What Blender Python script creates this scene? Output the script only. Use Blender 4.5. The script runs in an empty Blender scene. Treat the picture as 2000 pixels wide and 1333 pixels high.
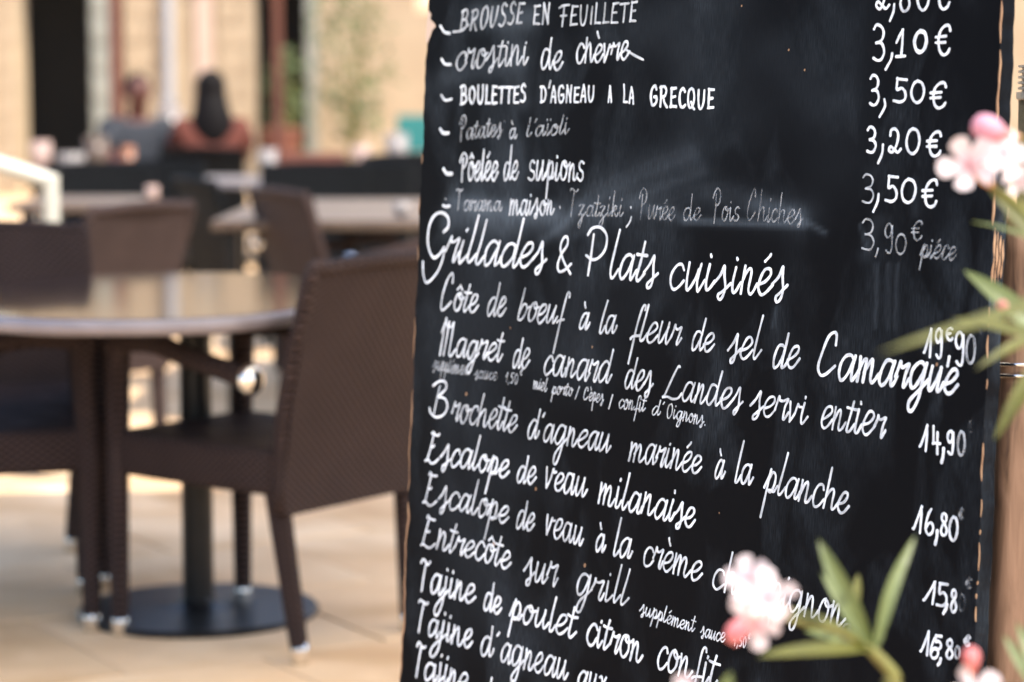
import bpy, bmesh, math, random
from mathutils import Vector, Matrix, Quaternion
R = math.radians
scene = bpy.context.scene
col = scene.collection
rnd = random.Random(7)

# ------------------------------------------------------------------ camera, sky, sun
EYE = Vector((0, 0, 1.2)); FPX = 4722.0; PITCH = math.atan((666.5-180)/FPX)
cam = bpy.data.cameras.new('camera'); cam.lens = 85; cam.sensor_width = 36
cam.clip_start = 0.05; cam.clip_end = 400
cam.dof.use_dof = True; cam.dof.focus_distance = 2.93; cam.dof.aperture_fstop = 3.35
camo = bpy.data.objects.new('camera', cam); col.objects.link(camo)
camo.location = EYE; camo.rotation_euler = (R(90)-PITCH, 0, 0); scene.camera = camo

SUN_EL = 54; SUN_DIR = Vector((0.76*math.cos(R(SUN_EL)), -0.65*math.cos(R(SUN_EL)), math.sin(R(SUN_EL)))).normalized()
w = bpy.data.worlds.new('World'); scene.world = w; w.use_nodes = True
nt = w.node_tree; bgn = nt.nodes['Background']
sky = nt.nodes.new('ShaderNodeTexSky'); sky.sky_type = 'NISHITA'; sky.sun_disc = False
sky.sun_elevation = R(SUN_EL); sky.sun_rotation = math.atan2(SUN_DIR.x, SUN_DIR.y)
sky.air_density = 1.0; sky.dust_density = 2.0
nt.links.new(sky.outputs[0], bgn.inputs[0]); bgn.inputs[1].default_value = 0.15
sl = bpy.data.lights.new('sun', 'SUN'); sl.energy = 2.6; sl.angle = R(0.53); sl.color = (1, 0.93, 0.82)
so = bpy.data.objects.new('sun', sl); col.objects.link(so)
so.rotation_euler = SUN_DIR.to_track_quat('Z', 'Y').to_euler(); so.location = (3, -3, 6)
scene.view_settings.view_transform = 'Standard'; scene.view_settings.look = 'None'
scene.view_settings.exposure = 1.7; scene.view_settings.gamma = 1

# ------------------------------------------------------------------ pixel helpers (photo 2000 x 1333)
FW = Vector((0, math.cos(PITCH), -math.sin(PITCH))); UP = Vector((0, math.sin(PITCH), math.cos(PITCH))); RT = Vector((1, 0, 0))
def ray(px, py): return FW + RT*((px-1000)/FPX) + UP*((666.5-py)/FPX)
def G(px, py, z=0.0):
    d = ray(px, py); return EYE + d*((z-EYE.z)/d.z)
def P(px, py, y):
    d = ray(px, py); return EYE + d*(y/d.y)

# ------------------------------------------------------------------ mesh helpers
def link(o, parent=None):
    col.objects.link(o)
    if parent is not None: o.parent = parent
    return o
def obj(name, bm, mat, parent=None, smooth=False):
    me = bpy.data.meshes.new(name); bm.normal_update(); bm.to_mesh(me); bm.free()
    if mat: me.materials.append(mat)
    if smooth:
        for p in me.polygons: p.use_smooth = True
    return link(bpy.data.objects.new(name, me), parent)
def tag(o, label=None, cat=None, group=None, kind=None):
    if label: o['label'] = label
    if cat: o['category'] = cat
    if group: o['group'] = group
    if kind: o['kind'] = kind
    return o
def thing(name, label, cat, loc=(0,0,0), rz=0, group=None):
    o = bpy.data.objects.new(name, None); o.empty_display_size = .1
    link(o); o.location = loc; o.rotation_euler = (0,0,rz)
    return tag(o, label, cat, group)
def box(bm, c, s, rot=None, bev=0.0, taper=None):
    m = Matrix.LocRotScale(Vector(c), rot, Vector(s))
    r = bmesh.ops.create_cube(bm, size=1, matrix=Matrix())
    vs = r['verts']
    if taper:
        for v in vs:
            if v.co.z < 0: v.co.x *= taper; v.co.y *= taper
    bmesh.ops.transform(bm, matrix=m, verts=vs)
    if bev:
        es = list({e for v in vs for e in v.link_edges})
        bmesh.ops.bevel(bm, geom=es, offset=bev, segments=2, affect='EDGES', profile=.6)
def tube(bm, pts, rads, seg=10, cap=True, sq=1.0):
    pts = [Vector(p) for p in pts]
    if not hasattr(rads, '__len__'): rads = [rads]*len(pts)
    rings = []; prev = None
    for i, p in enumerate(pts):
        t = (pts[min(i+1, len(pts)-1)] - pts[max(i-1, 0)]).normalized()
        if prev is None:
            a = t.orthogonal().normalized()
            if abs(t.z) > .8: a = (Vector((1,0,0)) - t*t.x).normalized()
        else: a = (prev - t*prev.dot(t)).normalized()
        prev = a; b = t.cross(a)
        ring = []
        for k in range(seg):
            an = 2*math.pi*(k+.5)/seg
            ring.append(bm.verts.new(p + (a*math.cos(an) + b*math.sin(an)*sq)*rads[i]))
        rings.append(ring)
    for i in range(len(rings)-1):
        for k in range(seg):
            bm.faces.new((rings[i][k], rings[i][(k+1)%seg], rings[i+1][(k+1)%seg], rings[i+1][k]))
    if cap:
        bm.faces.new(rings[0][::-1]); bm.faces.new(rings[-1])
def lathe(bm, prof, c=(0,0,0), seg=32):
    c = Vector(c); rings = []
    for r, z in prof:
        rings.append([bm.verts.new(c + Vector((r*math.cos(2*math.pi*k/seg), r*math.sin(2*math.pi*k/seg), z))) for k in range(seg)])
    for i in range(len(rings)-1):
        for k in range(seg):
            bm.faces.new((rings[i][k], rings[i][(k+1)%seg], rings[i+1][(k+1)%seg], rings[i+1][k]))
    bm.faces.new(rings[0][::-1]); bm.faces.new(rings[-1])
def crom(pts, n=6):
    """Catmull-Rom through points; a point repeated twice makes a corner"""
    if len(pts) < 3: 
        a, b = pts; return [a + (b-a)*(k/4) for k in range(5)]
    q = [pts[0]*2 - pts[1]] + list(pts) + [pts[-1]*2 - pts[-2]]
    out = []
    for i in range(1, len(q)-2):
        p0, p1, p2, p3 = q[i-1:i+3]
        for k in range(n):
            t = k/n
            out.append(.5*((2*p1) + (p2-p0)*t + (2*p0-5*p1+4*p2-p3)*t*t + (3*p1-p0-3*p2+p3)*t*t*t))
    out.append(q[-2]); return out

# ------------------------------------------------------------------ materials
def mat(name, colr=(.5,.5,.5), rough=.6, metal=0, spec=.5, **kw):
    m = bpy.data.materials.new(name); m.use_nodes = True
    b = m.node_tree.nodes['Principled BSDF']
    b.inputs['Base Color'].default_value = (*colr, 1); b.inputs['Roughness'].default_value = rough
    b.inputs['Metallic'].default_value = metal; b.inputs['Specular IOR Level'].default_value = spec
    return m
def N(m, t, **kw):
    n = m.node_tree.nodes.new(t)
    for k, v in kw.items():
        if k in n.inputs: n.inputs[k].default_value = v
        else: setattr(n, k, v)
    return n
def L(m, a, b): m.node_tree.links.new(a, b)
def ramp(m, stops):
    r = N(m, 'ShaderNodeValToRGB'); e = r.color_ramp.elements
    while len(e) < len(stops): e.new(.5)
    for x, (p, c) in zip(e, stops): x.position = p; x.color = (*c, 1) if len(c) == 3 else c
    return r
def noisy(name, c1, c2, scale=8, rough=.7, bump=.0, bscale=60, detail=6, stretch=(1,1,1), spec=.4, coord='Object', dist=.01):
    m = mat(name, c1, rough, spec=spec); b = m.node_tree.nodes['Principled BSDF']
    tc = N(m, 'ShaderNodeTexCoord'); mp = N(m, 'ShaderNodeMapping'); mp.inputs['Scale'].default_value = stretch
    L(m, tc.outputs[coord], mp.inputs[0])
    n = N(m, 'ShaderNodeTexNoise', Scale=scale, Detail=detail); L(m, mp.outputs[0], n.inputs['Vector'])
    r = ramp(m, [(.3, c1), (.7, c2)]); L(m, n.outputs[0], r.inputs[0]); L(m, r.outputs[0], b.inputs['Base Color'])
    if bump:
        n2 = N(m, 'ShaderNodeTexNoise', Scale=bscale, Detail=4); L(m, mp.outputs[0], n2.inputs['Vector'])
        bu = N(m, 'ShaderNodeBump', Strength=bump, Distance=dist); L(m, n2.outputs[0], bu.inputs['Height']); L(m, bu.outputs[0], b.inputs['Normal'])
    return m
def weave(name, c_hi, c_lo):
    """woven resin strands: colour and relief from two crossed waves"""
    m = mat(name, c_hi, .6, spec=.08); b = m.node_tree.nodes['Principled BSDF']
    tc = N(m, 'ShaderNodeTexCoord')
    sep = N(m, 'ShaderNodeSeparateXYZ'); L(m, tc.outputs['Object'], sep.inputs[0])
    def mth(op, a, bb):
        n = N(m, 'ShaderNodeMath'); n.operation = op
        for i, v in enumerate((a, bb)):
            if isinstance(v, (int, float)): n.inputs[i].default_value = v
            elif v is not None: L(m, v, n.inputs[i])
        return n.outputs[0]
    s = mth('ADD', sep.outputs[0], sep.outputs[1])
    k = 2*math.pi/.02
    a = mth('SINE', mth('MULTIPLY', s, k), None); c = mth('SINE', mth('MULTIPLY', sep.outputs[2], k*1.3), None)
    h = mth('MULTIPLY', a, c)
    r = ramp(m, [(.3, c_lo), (.6, c_hi)]); hh = mth('ADD', mth('MULTIPLY', h, .5), .5)
    L(m, hh, r.inputs[0])
    n = N(m, 'ShaderNodeTexNoise', Scale=9.0); L(m, tc.outputs['Object'], n.inputs['Vector'])
    mx = N(m, 'ShaderNodeMix', data_type='RGBA', blend_type='MULTIPLY'); mx.inputs[0].default_value = .35
    L(m, r.outputs[0], mx.inputs[6]); L(m, n.outputs[0], mx.inputs[7]); L(m, mx.outputs[2], b.inputs['Base Color'])
    bu = N(m, 'ShaderNodeBump', Strength=1.0, Distance=.005); L(m, hh, bu.inputs['Height']); L(m, bu.outputs[0], b.inputs['Normal'])
    return m
def wood(name, c1, c2, c3, along=(1,1,.12), scale=14, rough=.65, bump=.3):
    m = mat(name, c1, rough, spec=.3); b = m.node_tree.nodes['Principled BSDF']
    tc = N(m, 'ShaderNodeTexCoord'); mp = N(m, 'ShaderNodeMapping'); mp.inputs['Scale'].default_value = along
    L(m, tc.outputs['Object'], mp.inputs[0])
    n = N(m, 'ShaderNodeTexNoise', Scale=scale, Detail=8, Distortion=.6); L(m, mp.outputs[0], n.inputs['Vector'])
    r = ramp(m, [(.28, c3), (.45, c2), (.68, c1)]); L(m, n.outputs[0], r.inputs[0]); L(m, r.outputs[0], b.inputs['Base Color'])
    bu = N(m, 'ShaderNodeBump', Strength=bump, Distance=.004); L(m, n.outputs[0], bu.inputs['Height']); L(m, bu.outputs[0], b.inputs['Normal'])
    return m

M_weave = weave('brown_resin_weave', (.066,.044,.04), (.011,.007,.0065))
M_weaveB = weave('charcoal_resin_weave', (.0055,.0065,.0075), (.002,.0022,.0025))
M_chrome = mat('polished_metal', (.82,.8,.78), .16, 1)
M_black = noisy('black_cast_metal', (.006,.006,.006), (.012,.011,.011), 20, .35, .1, 200, spec=.25)
M_top = mat('dark_glossy_laminate', (.035,.023,.021), .08, spec=.6)
M_rim = noisy('brushed_grey_rim', (.19,.165,.175), (.24,.21,.22), 12, .3, spec=.6)
M_tabletop2 = noisy('worn_beige_table', (.06,.04,.03), (.1,.07,.05), 9, .35, spec=.35)
M_white = noisy('cream_painted_metal', (.4,.38,.32), (.46,.44,.37), 6, .35)
M_leaf = noisy('oleander_leaf_green', (.075,.1,.03), (.115,.145,.055), 30, .42, .15, 200, spec=.5)
M_leaf2 = noisy('oleander_leaf_olive', (.06,.06,.012), (.1,.1,.02), 30, .5, .15, 200)
M_stem = noisy('green_brown_stem', (.12,.12,.02), (.09,.07,.02), 40, .6, .2, 90)
for m_ in (M_leaf, M_leaf2):
    b = m_.node_tree.nodes['Principled BSDF']; tr = N(m_, 'ShaderNodeBsdfTranslucent'); tr.inputs[0].default_value = (.2,.25,.05,1)
    mx = N(m_, 'ShaderNodeMixShader'); mx.inputs[0].default_value = .22
    L(m_, b.outputs[0], mx.inputs[1]); L(m_, tr.outputs[0], mx.inputs[2]); L(m_, mx.outputs[0], m_.node_tree.nodes['Material Output'].inputs[0])
def petal_mat(name, edge, heart):
    m = mat(name, edge, .55, spec=.2); b = m.node_tree.nodes['Principled BSDF']
    at = N(m, 'ShaderNodeAttribute', attribute_name='along')
    r = ramp(m, [(.05, heart), (.55, edge)]); L(m, at.outputs['Fac'], r.inputs[0]); L(m, r.outputs[0], b.inputs['Base Color'])
    tr = N(m, 'ShaderNodeBsdfTranslucent'); L(m, r.outputs[0], tr.inputs[0])
    mx = N(m, 'ShaderNodeMixShader'); mx.inputs[0].default_value = .35
    L(m, b.outputs[0], mx.inputs[1]); L(m, tr.outputs[0], mx.inputs[2]); L(m, mx.outputs[0], m.node_tree.nodes['Material Output'].inputs[0])
    return m
M_petal = petal_mat('pale_pink_petal', (.68,.6,.61), (.7,.44,.48))
M_bud = petal_mat('rose_pink_bud', (.62,.32,.4), (.4,.15,.09))
M_redbud = petal_mat('coral_bud', (.7,.25,.25), (.6,.2,.15))
M_calyx = noisy('rusty_calyx', (.4,.15,.06), (.45,.24,.08), 60, .6)
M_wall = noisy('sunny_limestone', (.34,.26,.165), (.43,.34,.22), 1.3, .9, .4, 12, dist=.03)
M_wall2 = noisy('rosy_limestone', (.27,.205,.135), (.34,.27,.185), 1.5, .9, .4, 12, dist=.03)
M_dark = noisy('near_black', (.002,.002,.002), (.004,.004,.0035), 3, .8)
M_greyg = noisy('weathered_grey_paint', (.17,.175,.15), (.22,.225,.195), 5, .7)
M_redb = noisy('oxblood_paint', (.09,.028,.018), (.13,.045,.03), 6, .6)
M_pipe = noisy('galvanised_pipe', (.22,.235,.26), (.3,.31,.34), 6, .4)
M_foli = noisy('bush_leaves', (.04,.065,.02), (.08,.1,.03), 10, .6)
M_teal = noisy('teal_plastic', (.008,.1,.11), (.01,.13,.13), 6, .5)
M_canvas = noisy('off_white_canvas', (.7,.66,.58), (.78,.74,.66), 4, .85, .1, 400)
b = M_canvas.node_tree.nodes['Principled BSDF']; tr = N(M_canvas, 'ShaderNodeBsdfTranslucent'); tr.inputs[0].default_value = (.95,.88,.74,1)
mx = N(M_canvas, 'ShaderNodeMixShader'); mx.inputs[0].default_value = .8
L(M_canvas, b.outputs[0], mx.inputs[1]); L(M_canvas, tr.outputs[0], mx.inputs[2]); L(M_canvas, mx.outputs[0], M_canvas.node_tree.nodes['Material Output'].inputs[0])
M_slab = noisy('honey_limestone_slab', (.72,.47,.26), (.84,.62,.4), 1.6, .75, .25, 40, coord='Object')
b = M_slab.node_tree.nodes['Principled BSDF']; src = b.inputs['Base Color'].links[0].from_socket
oi = N(M_slab, 'ShaderNodeObjectInfo'); rp = ramp(M_slab, [(0,(.86,.84,.8)), (1,(1,1,1))]); L(M_slab, oi.outputs['Random'], rp.inputs[0])
geo = N(M_slab, 'ShaderNodeNewGeometry'); ns = N(M_slab, 'ShaderNodeTexNoise', Scale=2.3, Detail=6, Distortion=.7); L(M_slab, geo.outputs['Position'], ns.inputs['Vector'])
rs = ramp(M_slab, [(.36,(.76,.7,.62)), (.62,(1,1,1))]); L(M_slab, ns.outputs[0], rs.inputs[0])
m1 = N(M_slab, 'ShaderNodeMix', data_type='RGBA', blend_type='MULTIPLY'); m1.inputs[0].default_value = 1; L(M_slab, src, m1.inputs[6]); L(M_slab, rp.outputs[0], m1.inputs[7])
m2 = N(M_slab, 'ShaderNodeMix', data_type='RGBA', blend_type='MULTIPLY'); m2.inputs[0].default_value = 1; L(M_slab, m1.outputs[2], m2.inputs[6]); L(M_slab, rs.outputs[0], m2.inputs[7]); L(M_slab, m2.outputs[2], b.inputs['Base Color'])
M_joint = noisy('sandy_joint', (.5,.36,.22), (.6,.45,.3), 6, .95)
M_log = wood('weathered_log', (.21,.125,.08), (.13,.075,.045), (.04,.022,.014), scale=60)
M_bark = noisy('mossy_bark', (.1,.085,.045), (.17,.14,.09), 40, .9, .8, 90, dist=.006)
M_ply = wood('bare_plywood', (.3,.19,.11), (.22,.13,.075), (.12,.06,.03), scale=30)
M_brick = noisy('terracotta', (.09,.028,.015), (.12,.04,.022), 6, .8)

# ------------------------------------------------------------------ ground
bm = bmesh.new(); bmesh.ops.create_grid(bm, x_segments=1, y_segments=1, size=120)
g = obj('ground', bm, M_joint); g.location.z = -.004; tag(g, kind='structure')
pav = bpy.data.objects.new('paving', None); link(pav); tag(pav, kind='structure')
slabs = []
for v in range(4):
    bm = bmesh.new(); box(bm, (0,0,-.02), (.593,.593,.04), bev=.004)
    for vv in bm.verts: vv.co.x += rnd.uniform(-.002,.002); vv.co.y += rnd.uniform(-.002,.002)
    me = bpy.data.meshes.new('paving_slab'); bm.to_mesh(me); bm.free(); me.materials.append(M_slab); slabs.append(me)
# rows laid diagonally to the view, as far as single slabs still read
ang = R(31); cnt = 0; cells = []
for i in range(-26, 27):
    for j in range(-26, 27):
        x, y = i*.6 + (.3 if j % 2 else 0), j*.6
        X = x*math.cos(ang)-y*math.sin(ang) - .9; Y = x*math.sin(ang)+y*math.cos(ang) + 8
        if 3.6 < Y < 13.5 and -Y*.24-.5 < X < Y*.02+.6: cells.append((Y, X, Y))
cells.sort()
for _, X, Y in cells[:290]:
    o = bpy.data.objects.new('paving_slab', slabs[rnd.randrange(4)]); link(o, pav)
    o.location = (X, Y, rnd.uniform(-.0015,.0015)); o.rotation_euler = (0,0,ang+rnd.choice((0,math.pi/2,math.pi)))
bm = bmesh.new()
done = {(round(c[1],3), round(c[2],3)) for c in cells[:290]}
for i in range(-60, 61):
    for j in range(-60, 61):
        x, y = i*.6 + (.3 if j % 2 else 0), j*.6
        X = x*math.cos(ang)-y*math.sin(ang) - .9; Y = x*math.sin(ang)+y*math.cos(ang) + 8
        if abs(X) < 13 and -1.5 < Y < 28.5 and (round(X,3), round(Y,3)) not in done:
            q = [Vector((a,b_,0)) for a,b_ in ((-.297,-.297),(.297,-.297),(.297,.297),(-.297,.297))]
            vs = [bm.verts.new((X+p.x*math.cos(ang)-p.y*math.sin(ang), Y+p.x*math.sin(ang)+p.y*math.cos(ang), 0)) for p in q]
            bm.faces.new(vs)
o = obj('far_paving', bm, M_slab, pav); tag(o, kind='stuff')

# ------------------------------------------------------------------ house front across the square
WY = 28.0
def wall_piece(bm, px0, px1, z0, z1, y=WY, t=.5):
    x0 = (px0-1000)/FPX*y; x1 = (px1-1000)/FPX*y
    box(bm, ((x0+x1)/2, y+t/2, (z0+z1)/2), (x1-x0, t, z1-z0), bev=.02)
def wx(px, y=WY): return (px-1000)/FPX*y
house = thing('stone_house', 'sunlit cream limestone house front behind the whole terrace, with two dark doorways', 'house', (wx(300), WY, 0))
def hpart(name, bm, m, par=house):
    o = obj(name, bm, m); o.parent = house; o.matrix_parent_inverse = Matrix.Translation(-house.location)
    return o
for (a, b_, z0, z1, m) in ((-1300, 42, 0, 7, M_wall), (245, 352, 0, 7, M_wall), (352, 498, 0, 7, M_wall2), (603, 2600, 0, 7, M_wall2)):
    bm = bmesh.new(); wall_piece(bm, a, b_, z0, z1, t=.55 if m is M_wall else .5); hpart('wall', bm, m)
bm = bmesh.new(); wall_piece(bm, 47, 245, 2.75, 7); wall_piece(bm, 498, 603, 2.75, 7); hpart('lintel', bm, M_wall2)
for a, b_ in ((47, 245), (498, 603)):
    bm = bmesh.new(); box(bm, (wx((a+b_)/2), WY+1.4, 1.375), (wx(b_)-wx(a)+1.0, .1, 2.9)); hpart('doorway_shade_sheet', bm, M_dark)  # near-black sheet behind each opening, the room's shade put into its colour
bm = bmesh.new(); box(bm, (wx(203), WY-.02, 1.37), (.22, .09, 2.72), bev=.01); o = hpart('door_shutter', bm, M_greyg)
for k in range(8):
    bm = bmesh.new(); box(bm, (wx(203), WY-.075, .25+k*.33), (.17, .03, .24), bev=.006); q = obj('panel', bm, M_greyg); q.parent = o
bm = bmesh.new(); box(bm, (wx(233), WY-.04, 1.37), (.1, .1, 2.72), bev=.01); hpart('door_jamb', bm, M_redb)
bm = bmesh.new(); box(bm, (wx(612), WY-.05, 3.4), (.13, .12, 6.8), bev=.01); hpart('pilaster', bm, M_greyg)
bm = bmesh.new(); tube(bm, [(wx(337), WY-.12, 0), (wx(337), WY-.12, 6.9)], .06, 12); hpart('drainpipe', bm, M_pipe)
for z in (1.1, 3.1):
    bm = bmesh.new(); box(bm, (wx(337), WY-.1, z), (.16,.16,.04)); hpart('pipe_bracket', bm, M_pipe)
bm = bmesh.new(); box(bm, (wx(403), WY-.02, 1.45), (.19, .06, 1.8), bev=.01); hpart('shutter_leaf', bm, noisy('pink_paint', (.36,.26,.21), (.42,.32,.26), 4, .7))
bm = bmesh.new(); box(bm, (wx(405), WY-.06, 2.5), (.26, .1, .2), bev=.02); hpart('wall_lamp', bm, M_greyg)
# coursed stones standing proud of the pier between the doorways
bm = bmesh.new(); st = bpy.data.meshes.new('stone'); box(bm, (0,0,0), (1,1,1), bev=.04); bm.to_mesh(st); bm.free(); st.materials.append(M_wall2)
for c0, c1 in ((430, 494), (248, 322), (0, 42)):
    zz = .1
    while zz < 2.9:
        hgt = rnd.uniform(.2, .32); xx = wx(c0)
        while xx < wx(c1)-.06:
            ww = min(rnd.uniform(.2, .42), wx(c1)-xx)
            o = bpy.data.objects.new('stone', st); link(o, house); o.matrix_parent_inverse = Matrix.Translation(-house.location)
            o.location = (xx+ww/2, WY-.0, zz+hgt/2); o.scale = (ww-.012, .05+rnd.uniform(0,.03), hgt-.012); xx += ww
        zz += hgt

def bush(name, label, cx, cy, z0, z1, rx, n, m, group=None):
    t = thing(name, label, 'shrub', (cx, cy, 0), 0, group)
    bm = bmesh.new()
    for k in range(5):
        a = k*1.26; tube(bm, [(0,0,0), (.1*rx*math.cos(a), .1*rx*math.sin(a), (z0+z1)*.3), (.5*rx*math.cos(a), .4*rx*math.sin(a), z1*.8)], [.03,.02,.006], 6)
    obj('trunk', bm, M_stem, t)
    bm = bmesh.new()
    for k in range(n):
        u = rnd.random()*6.283; rr = rx*math.sqrt(rnd.random()); z = z0+(z1-z0)*rnd.random()
        rr *= (.55+.45*math.sin(math.pi*min(1, (z-z0)/(z1-z0)*.9+.1)))*(1+.25*math.sin(u*3+z*5))
        c = Vector((rr*math.cos(u), rr*math.sin(u)*.6, z)); d = Vector((rnd.gauss(0,1), rnd.gauss(0,1), rnd.gauss(0,1))).normalized(); e = d.orthogonal().normalized()
        s = rnd.uniform(.05,.1)
        bm.faces.new([bm.verts.new(c+p) for p in (-d*s, e*s*.3, d*s, -e*s*.3)])
    obj('foliage', bm, m, t); return t
bush('potted_bush', 'green leafy bush in front of the right hand dark doorway', wx(560, 27), 27, .4, 1.7, .25, 220, M_foli)
bush('climbing_shrub', 'sparse olive green shrub against the cream wall right of the grey pilaster', wx(690, 27), 27, .7, 2.6, .5, 420, M_foli)
bm = bmesh.new(); lathe(bm, [(.14,0),(.2,.4),(.22,.42),(.2,.44),(.05,.43)], seg=20)
o = obj('flower_pot', bm, M_brick); o.location = (wx(552, 25), 25, .0); o.scale = (1,1,1.9); tag(o, 'tall terracotta pot at the foot of the leafy bush by the doorway', 'pot')
# terrace parasols
def parasol(label, x, y, rz, half, zc, polem, pr=.035):
    t = thing('parasol', label, 'parasol', (x, y, 0), rz)
    bm = bmesh.new(); tube(bm, [(0,0,.05), (0,0,zc+.55)], pr, 14); obj('pole', bm, polem, t)
    bm = bmesh.new(); lathe(bm, [(.3,0),(.3,.05),(.06,.07),(.06,.2)], seg=24); obj('base', bm, M_black, t)
    bm = bmesh.new(); apex = Vector((0,0,zc+.6)); n = 8
    rim = [Vector((half*a, half*b_, zc)) for a, b_ in ((-1,-1),(0,-1),(1,-1),(1,0),(1,1),(0,1),(-1,1),(-1,0))]
    ra = bm.verts.new(apex); rv = [bm.verts.new(p) for p in rim]; rm = [bm.verts.new(apex.lerp(p,.5)+Vector((0,0,.03))) for p in rim]; rl = [bm.verts.new(p-Vector((0,0,.18))) for p in rim]
    for k in range(n):
        k2 = (k+1)%n
        bm.faces.new((ra, rm[k], rm[k2])); bm.faces.new((rm[k], rv[k], rv[k2], rm[k2])); bm.faces.new((rv[k], rl[k], rl[k2], rv[k2]))
    obj('canopy', bm, M_canvas, t)
    for k in range(n):
        bm = bmesh.new(); tube(bm, [apex-Vector((0,0,.04)), rim[k]-Vector((0,0,.02))], .008, 6); obj('rib', bm, polem, t)
    return t
parasol('large unseen off white parasol, added behind the menu board to shade the nearest tables', .3, 4.45, R(8), 1.62, 2.45, M_redb)  # out of view, added so its canopy shades the near tables and chairs
parasol('off white parasol on a dark red wooden pole before the right hand doorway', wx(545, 17), 17, R(20), 1.5, 2.5, M_redb, .034)
parasol('small white parasol far behind the teal box beside the menu board', wx(1060, 24), 24, R(10), 1.1, 2.2, M_pipe)
bm = bmesh.new(); box(bm, (0,0,.35), (.34,.3,.7), bev=.02); o = obj('crate_base', bm, M_greyg)
tb = thing('menu_lectern', 'pale stand with a bright teal panel in front of the cream wall', 'stand', (wx(812, 20), 20, 0))
o.name = 'cabinet'; o.parent = tb; o['label'] = 'pale grey cabinet body'
bm = bmesh.new(); box(bm, (0,-.02,.86), (.3,.06,.3), bev=.01); obj('teal_panel', bm, M_teal, tb)

# ------------------------------------------------------------------ chairs
def chair(label, wm, loc, rz, group):
    t = thing('armchair', label, 'chair', loc, rz, group)      # local: faces +Y, origin between the feet
    hw, fy, ry = .24, .24, -.235
    for s in (-1, 1):
        bm = bmesh.new(); tube(bm, [(s*(hw-.035), fy, .03), (s*(hw-.035), fy, .4), (s*(hw-.035), fy-.01, .645)], [.021,.027,.027], 8); l = obj('leg', bm, wm, t)
        bm = bmesh.new(); lathe(bm, [(.02,.0),(.021,.03),(.019,.045)], (s*(hw-.035), fy, 0), 12); obj('foot_cap', bm, M_chrome, l, True)
        bm = bmesh.new(); tube(bm, [(s*(hw-.05), ry-.03, .03), (s*(hw-.02), ry+.005, .38)], [.021,.028], 8); l = obj('leg', bm, wm, t)
        bm = bmesh.new(); lathe(bm, [(.02,.0),(.021,.03),(.019,.045)], (s*(hw-.05), ry-.03, 0), 12); obj('foot_cap', bm, M_chrome, l, True)
        bm = bmesh.new()
        pts = [Vector((s*(hw-.035), fy+.015, .648)), Vector((s*(hw-.02), fy-.12, .66)), Vector((s*(hw), 0, .64)), Vector((s*(hw+.01), ry+.05, .605))]
        tube(bm, crom(pts, 4), .024, 8, sq=.8); a = obj('armrest', bm, wm, t)
        bm = bmesh.new(); bmesh.ops.create_uvsphere(bm, u_segments=14, v_segments=9, radius=.034)
        for v in bm.verts: v.co.y *= .75; v.co += Vector((s*(hw+.01), ry+.045, .604))
        obj('end_cap', bm, M_chrome, a, True)
    # seat: shallow dished cushion of weave with a deep apron
    bm = bmesh.new(); box(bm, (0, .0, .41), (.5, .5, .1), bev=.018)
    bmesh.ops.subdivide_edges(bm, edges=[e for e in bm.edges if e.calc_length() > .3], cuts=4, use_grid_fill=True)
    for v in bm.verts:
        if v.co.z > .44: v.co.z -= .018*max(0, 1-(v.co.x/.25)**2)*max(0, 1-(v.co.y/.25)**2)
    for v in bm.verts: v.co.x *= 1-.14*max(0, (v.co.y+.1)/.35)
    obj('seat', bm, wm, t, True)
    # backrest: slightly curved, reclining panel reaching down behind the seat
    bm = bmesh.new(); nz, nx = 9, 9; rows = []
    for face in (0, 1):
        gr = []
        for i in range(nz):
            z = .32 + (.832-.32)*i/(nz-1); rec = -.1*max(0, (z-.38)/.48)**1.25
            half = .235 + .012*(i/(nz-1)); row = []
            for j in range(nx):
                u = -1+2*j/(nx-1); x = u*half; y = ry + rec - .03*(1-u*u)*(z-.3)*1.2 + (.0 if face else -.034)
                zz = z + (.012*(1-u*u) if i == nz-1 else 0)
                row.append(bm.verts.new((x, y, zz)))
            gr.append(row)
        rows.append(gr)
    for f, gr in enumerate(rows):
        for i in range(nz-1):
            for j in range(nx-1):
                q = (gr[i][j], gr[i][j+1], gr[i+1][j+1], gr[i+1][j]); bm.faces.new(q[::-1] if f else q)
    A_, B_ = rows
    for i in range(nz-1):
        bm.faces.new((A_[i][0], A_[i+1][0], B_[i+1][0], B_[i][0])); bm.faces.new((A_[i][-1], B_[i][-1], B_[i+1][-1], A_[i+1][-1]))
    for j in range(nx-1):
        bm.faces.new((A_[0][j], B_[0][j], B_[0][j+1], A_[0][j+1])); bm.faces.new((A_[-1][j], A_[-1][j+1], B_[-1][j+1], B_[-1][j]))
    bk = obj('backrest', bm, wm, t)
    bm = bmesh.new(); yb = ry-.117
    edge = [Vector((-.236, ry-.017, .33)), Vector((-.238, ry-.035, .55)), Vector((-.246, yb, .82)), Vector((-.2, yb-.008, .84)), Vector((0, yb-.033, .85)), Vector((.2, yb-.008, .84)), Vector((.246, yb, .82)), Vector((.238, ry-.035, .55)), Vector((.236, ry-.017, .33))]
    tube(bm, crom(edge, 4), .017, 8); obj('piping', bm, wm, bk, True)
    return t
def dup(root, loc, rz, label):
    def cp(o, par):
        c = o.copy(); col.objects.link(c)
        if par is not None: c.parent = par
        for ch in [x for x in kids.get(o.name, [])]: cp(ch, c)
        return c
    kids = {}
    for x in bpy.data.objects:
        if x.parent: kids.setdefault(x.parent.name, []).append(x)
    r = cp(root, None); r.location = loc; r.rotation_euler = (0,0,rz); r['label'] = label; return r
CG = 'woven armchairs on the terrace'
def facing(deg): return R(deg-90)     # heading measured from +X
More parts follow.
